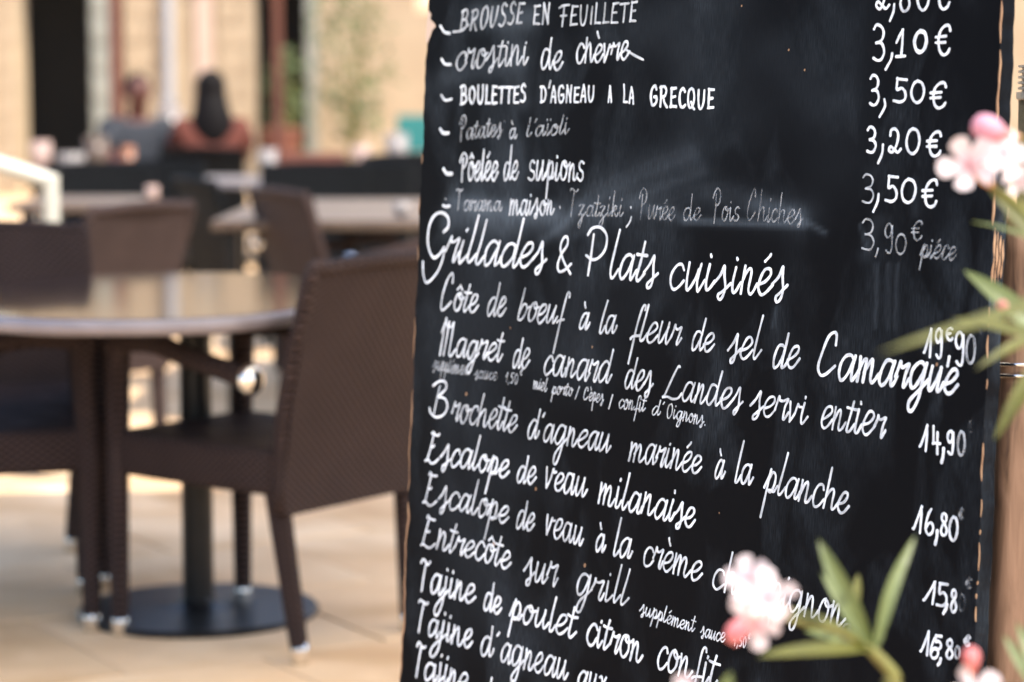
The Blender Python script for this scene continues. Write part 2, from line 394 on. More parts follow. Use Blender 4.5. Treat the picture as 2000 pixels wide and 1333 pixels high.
nearB = chair('nearest dark brown woven armchair, standing against the left edge of the menu board', M_weave, (0,0,0), 0, CG)
def place(t, foot_local, world, deg):
    rz = facing(deg); v = Vector(foot_local); v.rotate(Quaternion((0,0,1), rz)); t.location = Vector((world.x, world.y, 0))-v; t.rotation_euler = (0,0,rz)
# rear foot on the camera side stands where the photo shows it
place(nearB, (-.19, -.265, 0), G(585, 1296), 145)
def spot(foot_local, world, deg):
    rz = facing(deg); v = Vector(foot_local); v.rotate(Quaternion((0,0,1), rz)); return Vector((world.x, world.y, 0))-v, rz
l, rz = spot((.205, .24, 0), G(180, 1232), 12)
dup(nearB, l, rz, 'brown woven armchair cut by the left photo edge, in front of the table')
l, rz = spot((-.0, -.35, 0), Vector((-1.36, 6.28, 0)), -72)
dup(nearB, l, rz, 'brown woven armchair behind the left rim of the near table')
def backat(px, d, deg): return spot((0, -.33, 0), P(px, 400, d), deg)
dup(nearB, *backat(265, 7.5, 150), 'brown woven armchair standing just right of the white handrail, beyond the near table')
dup(nearB, *backat(557, 8.6, 28), 'brown woven armchair between the charcoal armchair and the beige table')
blk = chair('charcoal woven armchair between the two middle brown armchairs', M_weaveB, *backat(392, 9.7, 26), CG)
dup(blk, (P(205,400,11.6).x, 11.3, 0), facing(-85), 'charcoal armchair behind the beige table, right above the bend of the white handrail')
dup(blk, (P(275,400,11.8).x, 11.7, 0), facing(-95), 'charcoal armchair behind the beige table, in front of the seated man')
dup(blk, (P(610,400,11.3).x, 11.3, 0), facing(-88), 'charcoal armchair at the far side of the beige table, left one of its pair')
dup(blk, (P(685,400,11.3).x, 11.35, 0), facing(-92), 'charcoal armchair at the far side of the beige table, right one of its pair')
dup(blk, (P(795,400,13).x, 13, 0), facing(-90), 'charcoal armchair farthest right, half hidden by the menu board edge')
dup(blk, (P(408,400,15.3).x, 15.25, 0), facing(92), 'charcoal armchair that the long haired person sits in')
dup(blk, (P(262,400,15.3).x, 15.6, 0), facing(-80), 'charcoal armchair that the short haired person sits in')

# ------------------------------------------------------------------ tables
def round_table(label, cx, cy, a, topm, rimm, p=2.4, rot=0, prx=.036, ay=.66, ox=0):
    t = thing('cafe_table', label, 'table', (cx, cy, 0), rot)
    def ring(s, z, n=72):
        out = []
        for k in range(n):
            an = 2*math.pi*k/n; c, s_ = math.cos(an), math.sin(an)
            r = 1/((abs(c)**p + abs(s_)**p)**(1/p)); out.append((r*s*c*a+ox, r*s*s_*ay, z))
        return out
    def stack(bm, rs):
        vs = [[bm.verts.new(q) for q in r] for r in rs]; n = len(rs[0])
        for i in range(len(vs)-1):
            for k in range(n): bm.faces.new((vs[i][k], vs[i][(k+1)%n], vs[i+1][(k+1)%n], vs[i+1][k]))
        bm.faces.new(vs[0][::-1]); bm.faces.new(vs[-1])
    bm = bmesh.new(); stack(bm, [ring(.96,.722), ring(.975,.735), ring(.972,.7425)]); obj('tabletop', bm, topm, t)
    bm = bmesh.new(); rs = [ring(.955,.709), ring(.985,.708), ring(1.0,.718), ring(1.0,.732), ring(.992,.739), ring(.976,.7405)]
    vs = [[bm.verts.new(q) for q in r] for r in rs]; n = 72
    for i in range(len(vs)-1):
        for k in range(n): bm.faces.new((vs[i][k], vs[i][(k+1)%n], vs[i+1][(k+1)%n], vs[i+1][k]))
    bm.faces.new(vs[0][::-1]); obj('rim', bm, rimm, t, True)
    bm = bmesh.new(); lathe(bm, [(.07,.022),(prx+.008,.028),(prx,.04),(prx,.69),(.12,.7),(.12,.707)], seg=28); obj('pedestal', bm, M_black, t)
    bm = bmesh.new(); lathe(bm, [(.275,.0),(.28,.006),(.272,.014),(.1,.02),(.07,.024)], seg=48); obj('base_disc', bm, M_black, t)
    return t
tp = G(388, 1196)
tn = round_table('near oval cafe table with glossy dark top on a black round foot', tp.x, tp.y, .43, M_top, M_rim, ox=-.09)
def flat_table(label, x0, x1, y0, y1, m):
    t = thing('terrace_table', label, 'table', ((x0+x1)/2, (y0+y1)/2, 0)); hx, hy = (x1-x0)/2, (y1-y0)/2
    bm = bmesh.new(); box(bm, (0,0,.722), (hx*2, hy*2, .036), bev=.008); obj('tabletop', bm, m, t)
    for sx in (-1,1):
        for sy in (-1,1):
            bm = bmesh.new(); box(bm, (sx*(hx-.07), sy*(hy-.07), .352), (.045,.045,.704), bev=.004); obj('leg', bm, M_black, t)
    return t
flat_table('beige terrace table in the middle distance, right end touching the menu board edge', P(425,430,8.9).x, P(830,430,8.9).x, 8.7, 10.5, M_tabletop2)
flat_table('beige terrace table seen between the handrail and the light backed chair', P(70,430,10.6).x, P(300,430,10.6).x, 10.0, 10.8, M_tabletop2)
ft = flat_table('grey topped table behind which the two people sit', P(345,430,13).x, P(545,430,13).x, 12.6, 13.4, noisy('grey_laminate', (.12,.11,.12), (.17,.16,.17), 8, .35))
flat_table('far table carrying crockery in front of the dark doorway', P(60,430,14).x, P(235,430,14).x, 13.8, 14.6, M_tabletop2)
flat_table('far table with dark red bench before the grey pilaster', P(690,430,15).x, P(830,430,15).x, 14.6, 15.5, M_tabletop2)
# dark red bench
t = thing('wooden_bench', 'dark red wooden bench back behind the charcoal chairs', 'bench', (P(610,300,15).x, 15, 0))
bm = bmesh.new(); box(bm, (0,0,.43), (.42,.4,.04), bev=.008); obj('seat', bm, M_redb, t)
bm = bmesh.new(); box(bm, (0,.2,.77), (.4,.03,.1), bev=.008); obj('backrest', bm, M_redb, t)
for sx in (-1,1):
    for sy in (-1,1):
        bm = bmesh.new(); box(bm, (sx*.18, sy*.18, .205 if sy < 0 else .4), (.04,.04,.41 if sy < 0 else .8)); obj('leg', bm, M_redb, t)

# crockery on the tables
def cup(name, label, cat, x, y, z, r, h, m, grp=None):
    bm = bmesh.new(); lathe(bm, [(r*.6,0),(r*.9,h*.3),(r,h),(r*.88,h*.98),(r*.5,h*.2)], seg=20); o = obj(name, bm, m, None, True); o.location = (x,y,z)
    return tag(o, label, cat, grp)
M_china = noisy('white_china', (.18,.16,.155), (.22,.2,.19), 4, .3); M_pink = noisy('pinkish_ceramic', (.3,.2,.17), (.36,.26,.22), 5, .5); M_amber = noisy('amber_glass', (.2,.08,.04), (.24,.11,.06), 6, .2)
zt = .742
cup('bowl', 'white bowl on the far table left of the seated man', 'bowl', P(138,300,14.2).x, 14.2, zt, .085, .1, M_china)
cup('jug', 'pinkish jug at the left end of the far crockery table', 'jug', P(80,300,14.2).x, 14.2, zt, .06, .17, M_pink)
cup('carafe', 'tan carafe beside the seated man', 'carafe', P(188,300,14.0).x, 14.0, zt, .07, .2, M_tabletop2)
cup('glass', 'amber drink in a tall glass in front of the seated man', 'glass', P(245,300,12.9).x, 13.0, zt, .035, .17, M_amber)
cup('sugar_bowl', 'pale round sugar bowl on the edge of the grey table', 'bowl', P(318,300,13).x+.1, 12.9, zt, .055, .09, M_china)
cup('lidded_pot', 'small rosy pot on the beige table beside the light backed chair', 'pot', P(297,370,10.3).x, 10.3, zt, .028, .06, M_pink)
cup('napkin_holder', 'pale napkin holder at the right end of the grey table', 'napkin holder', P(520,300,13).x, 13.1, zt, .05, .15, M_china)
cup('tea_cup', 'white cup near the right end of the beige table', 'cup', P(785,420,9).x, 9.0, zt, .032, .05, M_china)
cup('plant_pot', 'pink grey pot on the far right table near the menu board', 'pot', P(705,300,14.9).x, 14.9, zt, .06, .13, M_pink)
cup('ice_bucket', 'pale ice bucket on the far right table beside the teal panel', 'bucket', P(775,300,15).x, 15, zt, .07, .2, M_china)
cup('cloth_lamp', 'bright white paper lantern hanging low between the two people', 'lantern', P(333,300,20).x, 20, .72, .1, .36, M_china)

# white bent handrail at the left
t = thing('handrail', 'cream white bent tubular handrail at the left edge of the photo', 'handrail', (P(97,400,7.6).x, 7.6, 0))
o0 = t.location
a = P(-260, 240, 7.5)-o0; b_ = P(92, 352, 7.6)-o0
bm = bmesh.new(); tube(bm, crom([Vector(a), a.lerp(b_,.5), a.lerp(b_,.985), b_+Vector((.008,0,-.008)), b_+Vector((.012,0,-.04)), Vector((b_.x+.012,0,.3)), Vector((b_.x+.012,0,0))], 8), .026, 14); obj('rail', bm, M_white, t, True)
bm = bmesh.new(); lathe(bm, [(.06,0),(.06,.012),(.03,.016)], (b_.x+.012,0,0), 20); obj('floor_flange', bm, M_white, t)
bm = bmesh.new(); tube(bm, [(a.x+.1,0,0), (a.x+.1,0,a.z-.05)], .026, 12); obj('post', bm, M_white, t)

# ------------------------------------------------------------------ the two seated people
def skin_body(name, edges, pts, rads, m, parent, root=0, sub=2):
    me = bpy.data.meshes.new(name); me.from_pydata([Vector(p) for p in pts], edges, []); me.materials.append(m)
    o = bpy.data.objects.new(name, me); link(o, parent)
    md = o.modifiers.new('skin', 'SKIN'); md.use_smooth_shade = True
    for i, r in enumerate(rads):
        v = me.skin_vertices[0].data[i]; v.radius = (r, r) if not isinstance(r, tuple) else r; v.use_root = (i == root)
    o.modifiers.new('sub', 'SUBSURF').levels = sub; o.modifiers['sub'].render_levels = sub
    return o
def ball(bm, c, s, rot=None, seg=16):
    r = bmesh.ops.create_uvsphere(bm, u_segments=seg, v_segments=seg//2+2, radius=1)
    bmesh.ops.transform(bm, matrix=Matrix.LocRotScale(Vector(c), rot, Vector(s)), verts=r['verts'])
def person(label, x, y, rz, skin, shirt, hair, long_hair, lean=0):
    t = thing('person', label, 'person', (x, y, 0), rz)       # local: faces +Y, sits on a chair 0.45 m high
    pts = [(0,-.1,.52),(0,-.12,.72),(0,-.1+lean,.95),(0,-.08+lean,1.03),(0,-.07+lean,1.09),(0,-.05+lean,1.19),
           (-.16,-.1+lean,.98),(-.22,.02+lean,.78),(-.16,.22+lean,.77),(.16,-.1+lean,.98),(.22,.02+lean,.78),(.16,.22+lean,.77),
           (-.09,-.06,.51),(-.11,.36,.5),(-.1,.38,.08),(-.1,.5,.04),(.09,-.06,.51),(.11,.36,.5),(.1,.38,.08),(.1,.5,.04)]
    ed = [(0,1),(1,2),(2,3),(3,4),(4,5),(2,6),(6,7),(7,8),(2,9),(9,10),(10,11),(0,12),(12,13),(13,14),(14,15),(0,16),(16,17),(17,18),(18,19)]
    ra = [(.15,.11),(.14,.1),(.15,.1),(.07,.06),(.055,.055),(.085,.09),.06,.042,.03,.06,.042,.03,.09,.07,.045,.035,.09,.07,.045,.035]
    body = skin_body('body', ed, pts, ra, skin, t)
    top = skin_body('shirt', [(0,1),(1,2),(2,3),(3,4),(2,5),(5,6)], [(0,-.1,.5),(0,-.12,.74),(0,-.1+lean,.965),(-.17,-.1+lean,.97),(-.215,0+lean,.83),(.17,-.1+lean,.97),(.215,0+lean,.83)], [(.2,.15),(.19,.14),(.19,.13),.095,.08,.095,.08], shirt, t)
    bm = bmesh.new(); hc = Vector((0,-.05+lean,1.2))
    ball(bm, hc+Vector((0,.0,0)), (.074,.092,.11))
    for s in (-1,1): ball(bm, hc+Vector((s*.076,-.005,-.005)), (.012,.02,.03), seg=8)
    ball(bm, hc+Vector((0,.095,-.012)), (.012,.018,.022), seg=8)
    hd = obj('head', bm, skin, t, True)
    bm = bmesh.new()
    for s in (-1,1): ball(bm, hc+Vector((s*.03,.083,.012)), (.011,.008,.007), seg=8)
    obj('eyes', bm, M_dark, hd, True)
    bm = bmesh.new(); ball(bm, hc+Vector((0,.086,-.05)), (.022,.008,.006), seg=8); obj('mouth', bm, M_redb, hd, True)
    bm = bmesh.new()
    if long_hair:
        ball(bm, hc+Vector((0,-.025,.025)), (.1,.105,.12)); 
        tube(bm, crom([hc+Vector((0,-.05,.04)), hc+Vector((0,-.08,-.1)), hc+Vector((.01,-.09,-.25)), hc+Vector((.02,-.09,-.42))], 5), [.08,.09,.1,.105,.11,.115,.125,.13,.135,.14,.14,.135,.13,.12,.11,.08], 14, sq=.6)
    else:
        ball(bm, hc+Vector((0,-.02,.035)), (.082,.09,.088))
    obj('hair', bm, hair, t, True)
    for s in (-1,1):
        bm = bmesh.new(); c = Vector((s*.16,.24+lean,.77)); ball(bm, c+Vector((0,.03,0)), (.036,.045,.014), seg=10)
        for k in range(4): tube(bm, [c+Vector(((k-1.5)*.018,.06,0)), c+Vector(((k-1.5)*.02,.1,.004)), c+Vector(((k-1.5)*.02,.125-abs(k-1.5)*.008,-.008))], [.009,.008,.006], 6)
        tube(bm, [c+Vector((-s*.03,.01,0)), c+Vector((-s*.055,.05,.004)), c+Vector((-s*.055,.075,0))], [.011,.009,.007], 6)
        obj('hand', bm, skin, t, True)
    return t
M_skin = noisy('tanned_skin', (.06,.016,.01), (.08,.023,.015), 12, .5); M_hair = mat('near_black_hair', (.003,.002,.002), .6, spec=.1)
M_grey = noisy('slate_shirt', (.012,.015,.021), (.018,.021,.028), 12, .85); M_coral = noisy('rust_red_top', (.06,.012,.006), (.085,.017,.008), 12, .85)
person('person with short dark hair in a slate blue shirt, sitting before the cream pier', P(268,200,15.2).x, 15.3, R(200), M_skin, M_grey, M_hair, False)
person('person with long black hair in a rust red top, seen from behind', P(408,200,15.3).x, 15.4, R(8), M_skin, M_coral, M_hair, True)

# ------------------------------------------------------------------ the menu board
TH = R(38); C0 = P(1380, 560, 3.0)
Vv = Vector((.042, .085, 1)).normalized()
Hh = Vector((math.sin(TH), -math.cos(TH), 0)); Hh = (Hh - Vv*Hh.dot(Vv)).normalized()
Nn = Hh.cross(Vv).normalized()                              # towards the camera
if Nn.dot(EYE-C0) < 0: Nn = -Nn
def B(px, py):
    d = ray(px, py); tt = (C0-EYE).dot(Nn)/d.dot(Nn); q = EYE + d*tt - C0
    return Vector((q.dot(Hh), q.dot(Vv), 0))
el0, el1 = B(837, 0), B(782, 1333); er0, er1 = B(1957, 0), B(1901, 1333)
def edge_u(e0, e1, v): return e0.x + (e1.x-e0.x)*(v-e0.y)/(e1.y-e0.y)
VB = -( C0.z/Vv.z) + .03                                     # bottom just above the paving
VT = B(1400, 0).y + .22
board = thing('menu_board', 'tall black chalkboard menu covered in white French handwriting', 'menu board')
board.matrix_world = Matrix.Translation(C0) @ Matrix((Hh, Vv, Nn)).transposed().to_4x4()
TK = .022
# board face material: matt black paint, brushed streaks, chalk haze from the 'chalk' attribute
M_board = mat('black_board_paint', (.01,.011,.014), .6, spec=.02); b = M_board.node_tree.nodes['Principled BSDF']
tc = N(M_board, 'ShaderNodeTexCoord')
mp = N(M_board, 'ShaderNodeMapping'); mp.inputs['Scale'].default_value = (1, .07, 1); L(M_board, tc.outputs['Object'], mp.inputs[0])
n1 = N(M_board, 'ShaderNodeTexNoise', Scale=800.0, Detail=5); L(M_board, mp.outputs[0], n1.inputs['Vector'])
mp3 = N(M_board, 'ShaderNodeMapping'); mp3.inputs['Scale'].default_value = (1, .45, 1); L(M_board, tc.outputs['Object'], mp3.inputs[0])
n3 = N(M_board, 'ShaderNodeTexNoise', Scale=11.0, Detail=7, Distortion=.8); L(M_board, mp3.outputs[0], n3.inputs['Vector'])
n4 = N(M_board, 'ShaderNodeTexNoise', Scale=900.0, Detail=2); L(M_board, tc.outputs['Object'], n4.inputs['Vector'])
at = N(M_board, 'ShaderNodeAttribute', attribute_name='chalk')
def mth(m, op, a, bb=None, clamp=False):
    n = N(m, 'ShaderNodeMath'); n.operation = op; n.use_clamp = clamp
    for i, v in enumerate((a, bb)):
        if v is None: continue
        if isinstance(v, (int, float)): n.inputs[i].default_value = v
        else: L(m, v, n.inputs[i])
    return n.outputs[0]
r1 = ramp(M_board, [(.42,(0,0,0)), (.75,(1,1,1))]); L(M_board, n1.outputs[0], r1.inputs[0])
r3 = ramp(M_board, [(.47,(0,0,0)), (.72,(1,1,1))]); L(M_board, n3.outputs[0], r3.inputs[0])
n5 = N(M_board, 'ShaderNodeTexNoise', Scale=3.6, Detail=3, Distortion=.4); L(M_board, tc.outputs['Object'], n5.inputs['Vector'])
r5 = ramp(M_board, [(.38,(.15,.15,.15)), (.66,(1,1,1))]); L(M_board, n5.outputs[0], r5.inputs[0])
haze = mth(M_board, 'MULTIPLY', mth(M_board, 'MULTIPLY', r3.outputs[0], r5.outputs[0]), mth(M_board, 'ADD', mth(M_board, 'MULTIPLY', r1.outputs[0], .08), .022))
ch = mth(M_board, 'MULTIPLY', mth(M_board, 'MULTIPLY', at.outputs['Fac'], .75), mth(M_board, 'ADD', mth(M_board, 'MULTIPLY', n1.outputs[0], 1.1), mth(M_board, 'MULTIPLY', n4.outputs[0], .5)))
fac = mth(M_board, 'ADD', mth(M_board, 'ADD', haze, mth(M_board, 'MULTIPLY', r1.outputs[0], .002)), ch, True)
mx = N(M_board, 'ShaderNodeMix', data_type='RGBA'); L(M_board, fac, mx.inputs[0])
mx.inputs[6].default_value = (.0032,.0038,.0052,1); mx.inputs[7].default_value = (.42,.56,.72,1); L(M_board, mx.outputs[2], b.inputs['Base Color'])
rr = mth(M_board, 'ADD', mth(M_board, 'MULTIPLY', n1.outputs[0], .3), .3); L(M_board, rr, b.inputs['Roughness'])
bu = N(M_board, 'ShaderNodeBump', Strength=.1, Distance=.0005); L(M_board, n1.outputs[0], bu.inputs['Height']); L(M_board, bu.outputs[0], b.inputs['Normal'])

SM = []   # chalk smears: (x,y in photo px) polyline, half width px, strength
def smear(pts, wd, s): SM.append(([B(*p) for p in pts], wd/1570.0, s))
smear([(870,150),(1010,120)], 26, .05); smear([(930,30),(1030,35)], 26, .11); smear([(1000,60),(1020,200)], 20, .05)
smear([(1000,300),(1005,420)], 30, .04); smear([(890,395),(1000,412),(1080,420)], 20, .12); smear([(930,350),(935,400)], 28, .06)
for k in range(6):
    o_ = k*13; smear([(1080+k*4,448+o_*.3),(1130,395+o_),(1200,345+o_),(1290,308+o_*.9),(1350+k*5,285+o_*.8)], 5+(k*5)%7, .010+.008*((k*7)%3))
for k in range(5): smear([(1200+k*22,372+k*12),(1330+k*8,352+k*8),(1440,362+k*10),(1530,395+k*11)], 3+k%3*2, .012)
smear([(1060,440),(1200,395),(1400,385),(1560,420)], 38, .03); smear([(1120,400),(1240,335),(1340,300)], 34, .03); smear([(900,420),(1080,430)], 30, .05); smear([(900,500),(900,1200)], 90, .012); smear([(1000,60),(1000,420)], 90, .012)
smear([(1060,470),(1100,440),(1130,400)], 10, .07); smear([(880,430),(950,425),(990,450)], 26, .05); smear([(1340,432),(1570,440)], 7, .13); smear([(1480,400),(1560,420)], 16, .09)
smear([(1240,400),(1330,425)], 14, .06); smear([(1540,410),(1610,455)], 5, .08); smear([(950,460),(960,560)], 50, .03); smear([(1130,560),(1150,700)], 60, .02)
smear([(1250,60),(1400,0)], 60, .03); smear([(1400,120),(1440,230)], 70, .018); smear([(1520,100),(1600,200)], 45, .02); smear([(900,620),(1100,700)], 70, .022)
smear([(850,700),(1000,900)], 80, .02); smear([(880,1000),(1000,1250)], 60, .02); smear([(1340,100),(1350,320)], 40, .02)
for x in (1712, 1735, 1752): smear([(x,515),(x-2,640)], 3, .045)
smear([(1680,440),(1695,490)], 3, .06); smear([(1785,350),(1788,420)], 5, .03); smear([(1517,600),(1510,640)], 4, .05); smear([(1690,500),(1700,470),(1716,430)], 12, .03)
smear([(1650,0),(1640,320)], 60, .012); smear([(1280,470),(1260,600)], 60, .012)
def chalk_at(u, v):
    s = 0
    for pts, wd, st in SM:
        best = 9
        for a, c in zip(pts, pts[1:]):
            d = c-a; tt = max(0, min(1, ((u-a.x)*d.x+(v-a.y)*d.y)/(d.x*d.x+d.y*d.y))); q = a+d*tt
            best = min(best, math.hypot((u-q.x)*.62, v-q.y))
        if best < wd*3: s += st*math.exp(-(best/wd)**2)
    return s
nu, nv = 210, 330
ev = [VB+(VT-VB)*j/nv for j in range(nv+1)]
def jag(v, k): return .0012*math.sin(v*37+k)+.0009*math.sin(v*91+k*2)+.0006*math.sin(v*233+k)
bm = bmesh.new(); grid = []; vals = []
chip = B(838, 52).y
for j, v in enumerate(ev):
    ul = edge_u(el0, el1, v)+jag(v,1); ur = edge_u(er0, er1, v)+jag(v,5)*.6
    row = []
    for i in range(nu+1):
        u = ul+(ur-ul)*i/nu; row.append(bm.verts.new((u, v, 0))); vals.append(chalk_at(u, v))
    grid.append(row)
for j in range(nv):
    for i in range(nu): bm.faces.new((grid[j][i], grid[j][i+1], grid[j+1][i+1], grid[j+1][i]))
back = []
for j, v in enumerate(ev):      # thickness: side, top and bottom faces and the back
    back.append((bm.verts.new((grid[j][0].co.x, v, -TK)), bm.verts.new((grid[j][-1].co.x, v, -TK)))); vals += [0, 0]
for j in range(nv):
    bm.faces.new((grid[j][0], grid[j+1][0], back[j+1][0], back[j][0])); bm.faces.new((grid[j][-1], back[j][1], back[j+1][1], grid[j+1][-1]))
    bm.faces.new((back[j][0], back[j+1][0], back[j+1][1], back[j][1]))
me = bpy.data.meshes.new('panel'); bm.to_mesh(me); bm.free(); me.materials.append(M_board)
atr = me.attributes.new('chalk', 'FLOAT', 'POINT'); atr.data.foreach_set('value', vals)
link(bpy.data.objects.new('panel', me), board)
# bare wood showing along the worn arrises
def arris(name, e0, e1, k, segs, side, wmax, z=.0004):
    for (pa, pb, wm_) in segs:
        bm = bmesh.new()
        va, vb = pa, pb; n = max(4, int((va-vb)/.006)); prev = None
        for i in range(n+1):
            v = va+(vb-va)*i/n; u = edge_u(e0, e1, v)+jag(v, k)*(1 if side < 0 else .6)
            wd = wm_*wmax*(.45+.55*abs(math.sin(v*61+k))*abs(math.sin(v*23)))*min(1, i/1.5+.15, (n-i)/1.5+.15)
            a_ = bm.verts.new((u-side*wd, v, z)); c_ = bm.verts.new((u+side*.0006, v, z)); d_ = bm.verts.new((u+side*.0006, v, -wd*1.1))
            if prev:
                bm.faces.new((prev[0], a_, c_, prev[1])); bm.faces.new((prev[1], c_, d_, prev[2]))
            prev = (a_, c_, d_)
        obj(name, bm, M_ply, board)
def vy(x, y): return B(x, y).y
arris('worn_edge', er0, er1, 5, [(vy(1955,2), vy(1950,85), 1), (vy(1950,98), vy(1940,440), 1), (vy(1930,600), vy(1928,640), .8), (vy(1925,655), vy(1925,700), .7), (vy(1920,740), vy(1920,760), .5), (vy(1915,865), vy(1915,940), .8),
    (vy(1915,975), vy(1915,1010), .6), (vy(1915,1035), vy(1915,1045), .6), (vy(1912,1060), vy(1911,1115), .7), (vy(1910,1135), vy(1910,1143), .7), (vy(1908,1160), vy(1908,1170), .7), (vy(1906,1185), vy(1906,1215), .6), (vy(1903,1265), vy(1900,1333), .7)], 1, .0016)
arris('worn_edge', el0, el1, 1, [(vy(830,300), vy(828,320), .8), (vy(818,385), vy(816,420), .6), (vy(812,480), vy(810,510), .7), (vy(806,620), vy(803,700), .6), (vy(800,760), vy(797,960), .7), (vy(797,980), vy(785,1333), 1.3)], -1, .004)
# chip on the upper left edge
bm = bmesh.new(); cu = edge_u(el0, el1, chip)
pts = [(837,20),(843,28),(841,38),(849,46),(852,52),(845,60),(841,72),(834,88),(832,70),(834,45)]
vs = []
for p in pts: q = B(*p); vs.append(bm.verts.new((q.x, q.y, .0006)))
bm.faces.new(vs); obj('chip', bm, mat('raw_chipped_wood', (.5,.4,.33), .8), board)
# splintered ply layers on the near side face
M_splint = M_ply
for k in range(4):
    bm = bmesh.new(); v0, v1 = vy(1945, 445+k*7), vy(1935, 560-k*5); n = 14; prev = None
    zc = -.003-.0048*k
    for i in range(n+1):
        v = v0+(v1-v0)*i/n; u = edge_u(er0, er1, v)+jag(v,5)*.6+.0008; hz_ = .0019*(.3+.7*abs(math.sin(i*.43+k*1.9)))*min(1, i/2+.1, (n-i)/2+.1)
        a_ = bm.verts.new((u, v, zc+hz_)); c_ = bm.verts.new((u+.0007, v, zc)); d_ = bm.verts.new((u, v, zc-hz_))
        if prev: bm.faces.new((prev[0], prev[1], c_, a_)); bm.faces.new((prev[1], prev[2], d_, c_))
        prev = (a_, c_, d_)
    obj('bare_ply_layer', bm, M_splint, board)
# small flakes where paint has come off
for (x, y, s) in ((911,770,3), (1047,955,3.4), (1143,1105,3.5), (965,1062,4.5), (1015,605,2.2), (997,641,2), (1830,712,3), (1157,678,2), (1405,1002,1.6), (1572,137,2), (1541,98,2), (1449,12,2)):
    q = B(x, y); bm = bmesh.new(); s_ = s/1570
    vs = [bm.verts.new((q.x+s_*1.2*math.cos(a*1.05)*rnd.uniform(.7,1.2), q.y+s_*1.5*math.sin(a*1.05)*rnd.uniform(.7,1.2), .0004)) for a in range(6)]
    bm.faces.new(vs); obj('paint_flake', bm, M_ply, board)

# ---- lettering: strokes of white marker, each word a mesh lying on the panel
M_ink = mat('white_chalk_ink', (.74,.83,.92), .7, spec=.2); b = M_ink.node_tree.nodes['Principled BSDF']
tc = N(M_ink, 'ShaderNodeTexCoord'); n1 = N(M_ink, 'ShaderNodeTexNoise', Scale=520.0, Detail=4); L(M_ink, tc.outputs['Object'], n1.inputs['Vector'])
n2 = N(M_ink, 'ShaderNodeTexNoise', Scale=60.0, Detail=3); L(M_ink, tc.outputs['Object'], n2.inputs['Vector'])
at = N(M_ink, 'ShaderNodeAttribute', attribute_name='ink')
nn = mth(M_ink, 'ADD', mth(M_ink, 'MULTIPLY', mth(M_ink, 'SUBTRACT', n1.outputs[0], .5), 1.3), mth(M_ink, 'MULTIPLY', mth(M_ink, 'SUBTRACT', n2.outputs[0], .5), .55))
al = mth(M_ink, 'ADD', mth(M_ink, 'POWER', at.outputs['Fac'], 1.75), mth(M_ink, 'MULTIPLY', nn, mth(M_ink, 'ADD', mth(M_ink, 'MULTIPLY', at.outputs['Fac'], .5), .06)), True)
tr = N(M_ink, 'ShaderNodeBsdfTransparent'); mx = N(M_ink, 'ShaderNodeMixShader'); L(M_ink, al, mx.inputs[0]); L(M_ink, tr.outputs[0], mx.inputs[1]); L(M_ink, b.outputs[0], mx.inputs[2])
L(M_ink, mx.outputs[0], M_ink.node_tree.nodes['Material Output'].inputs[0])

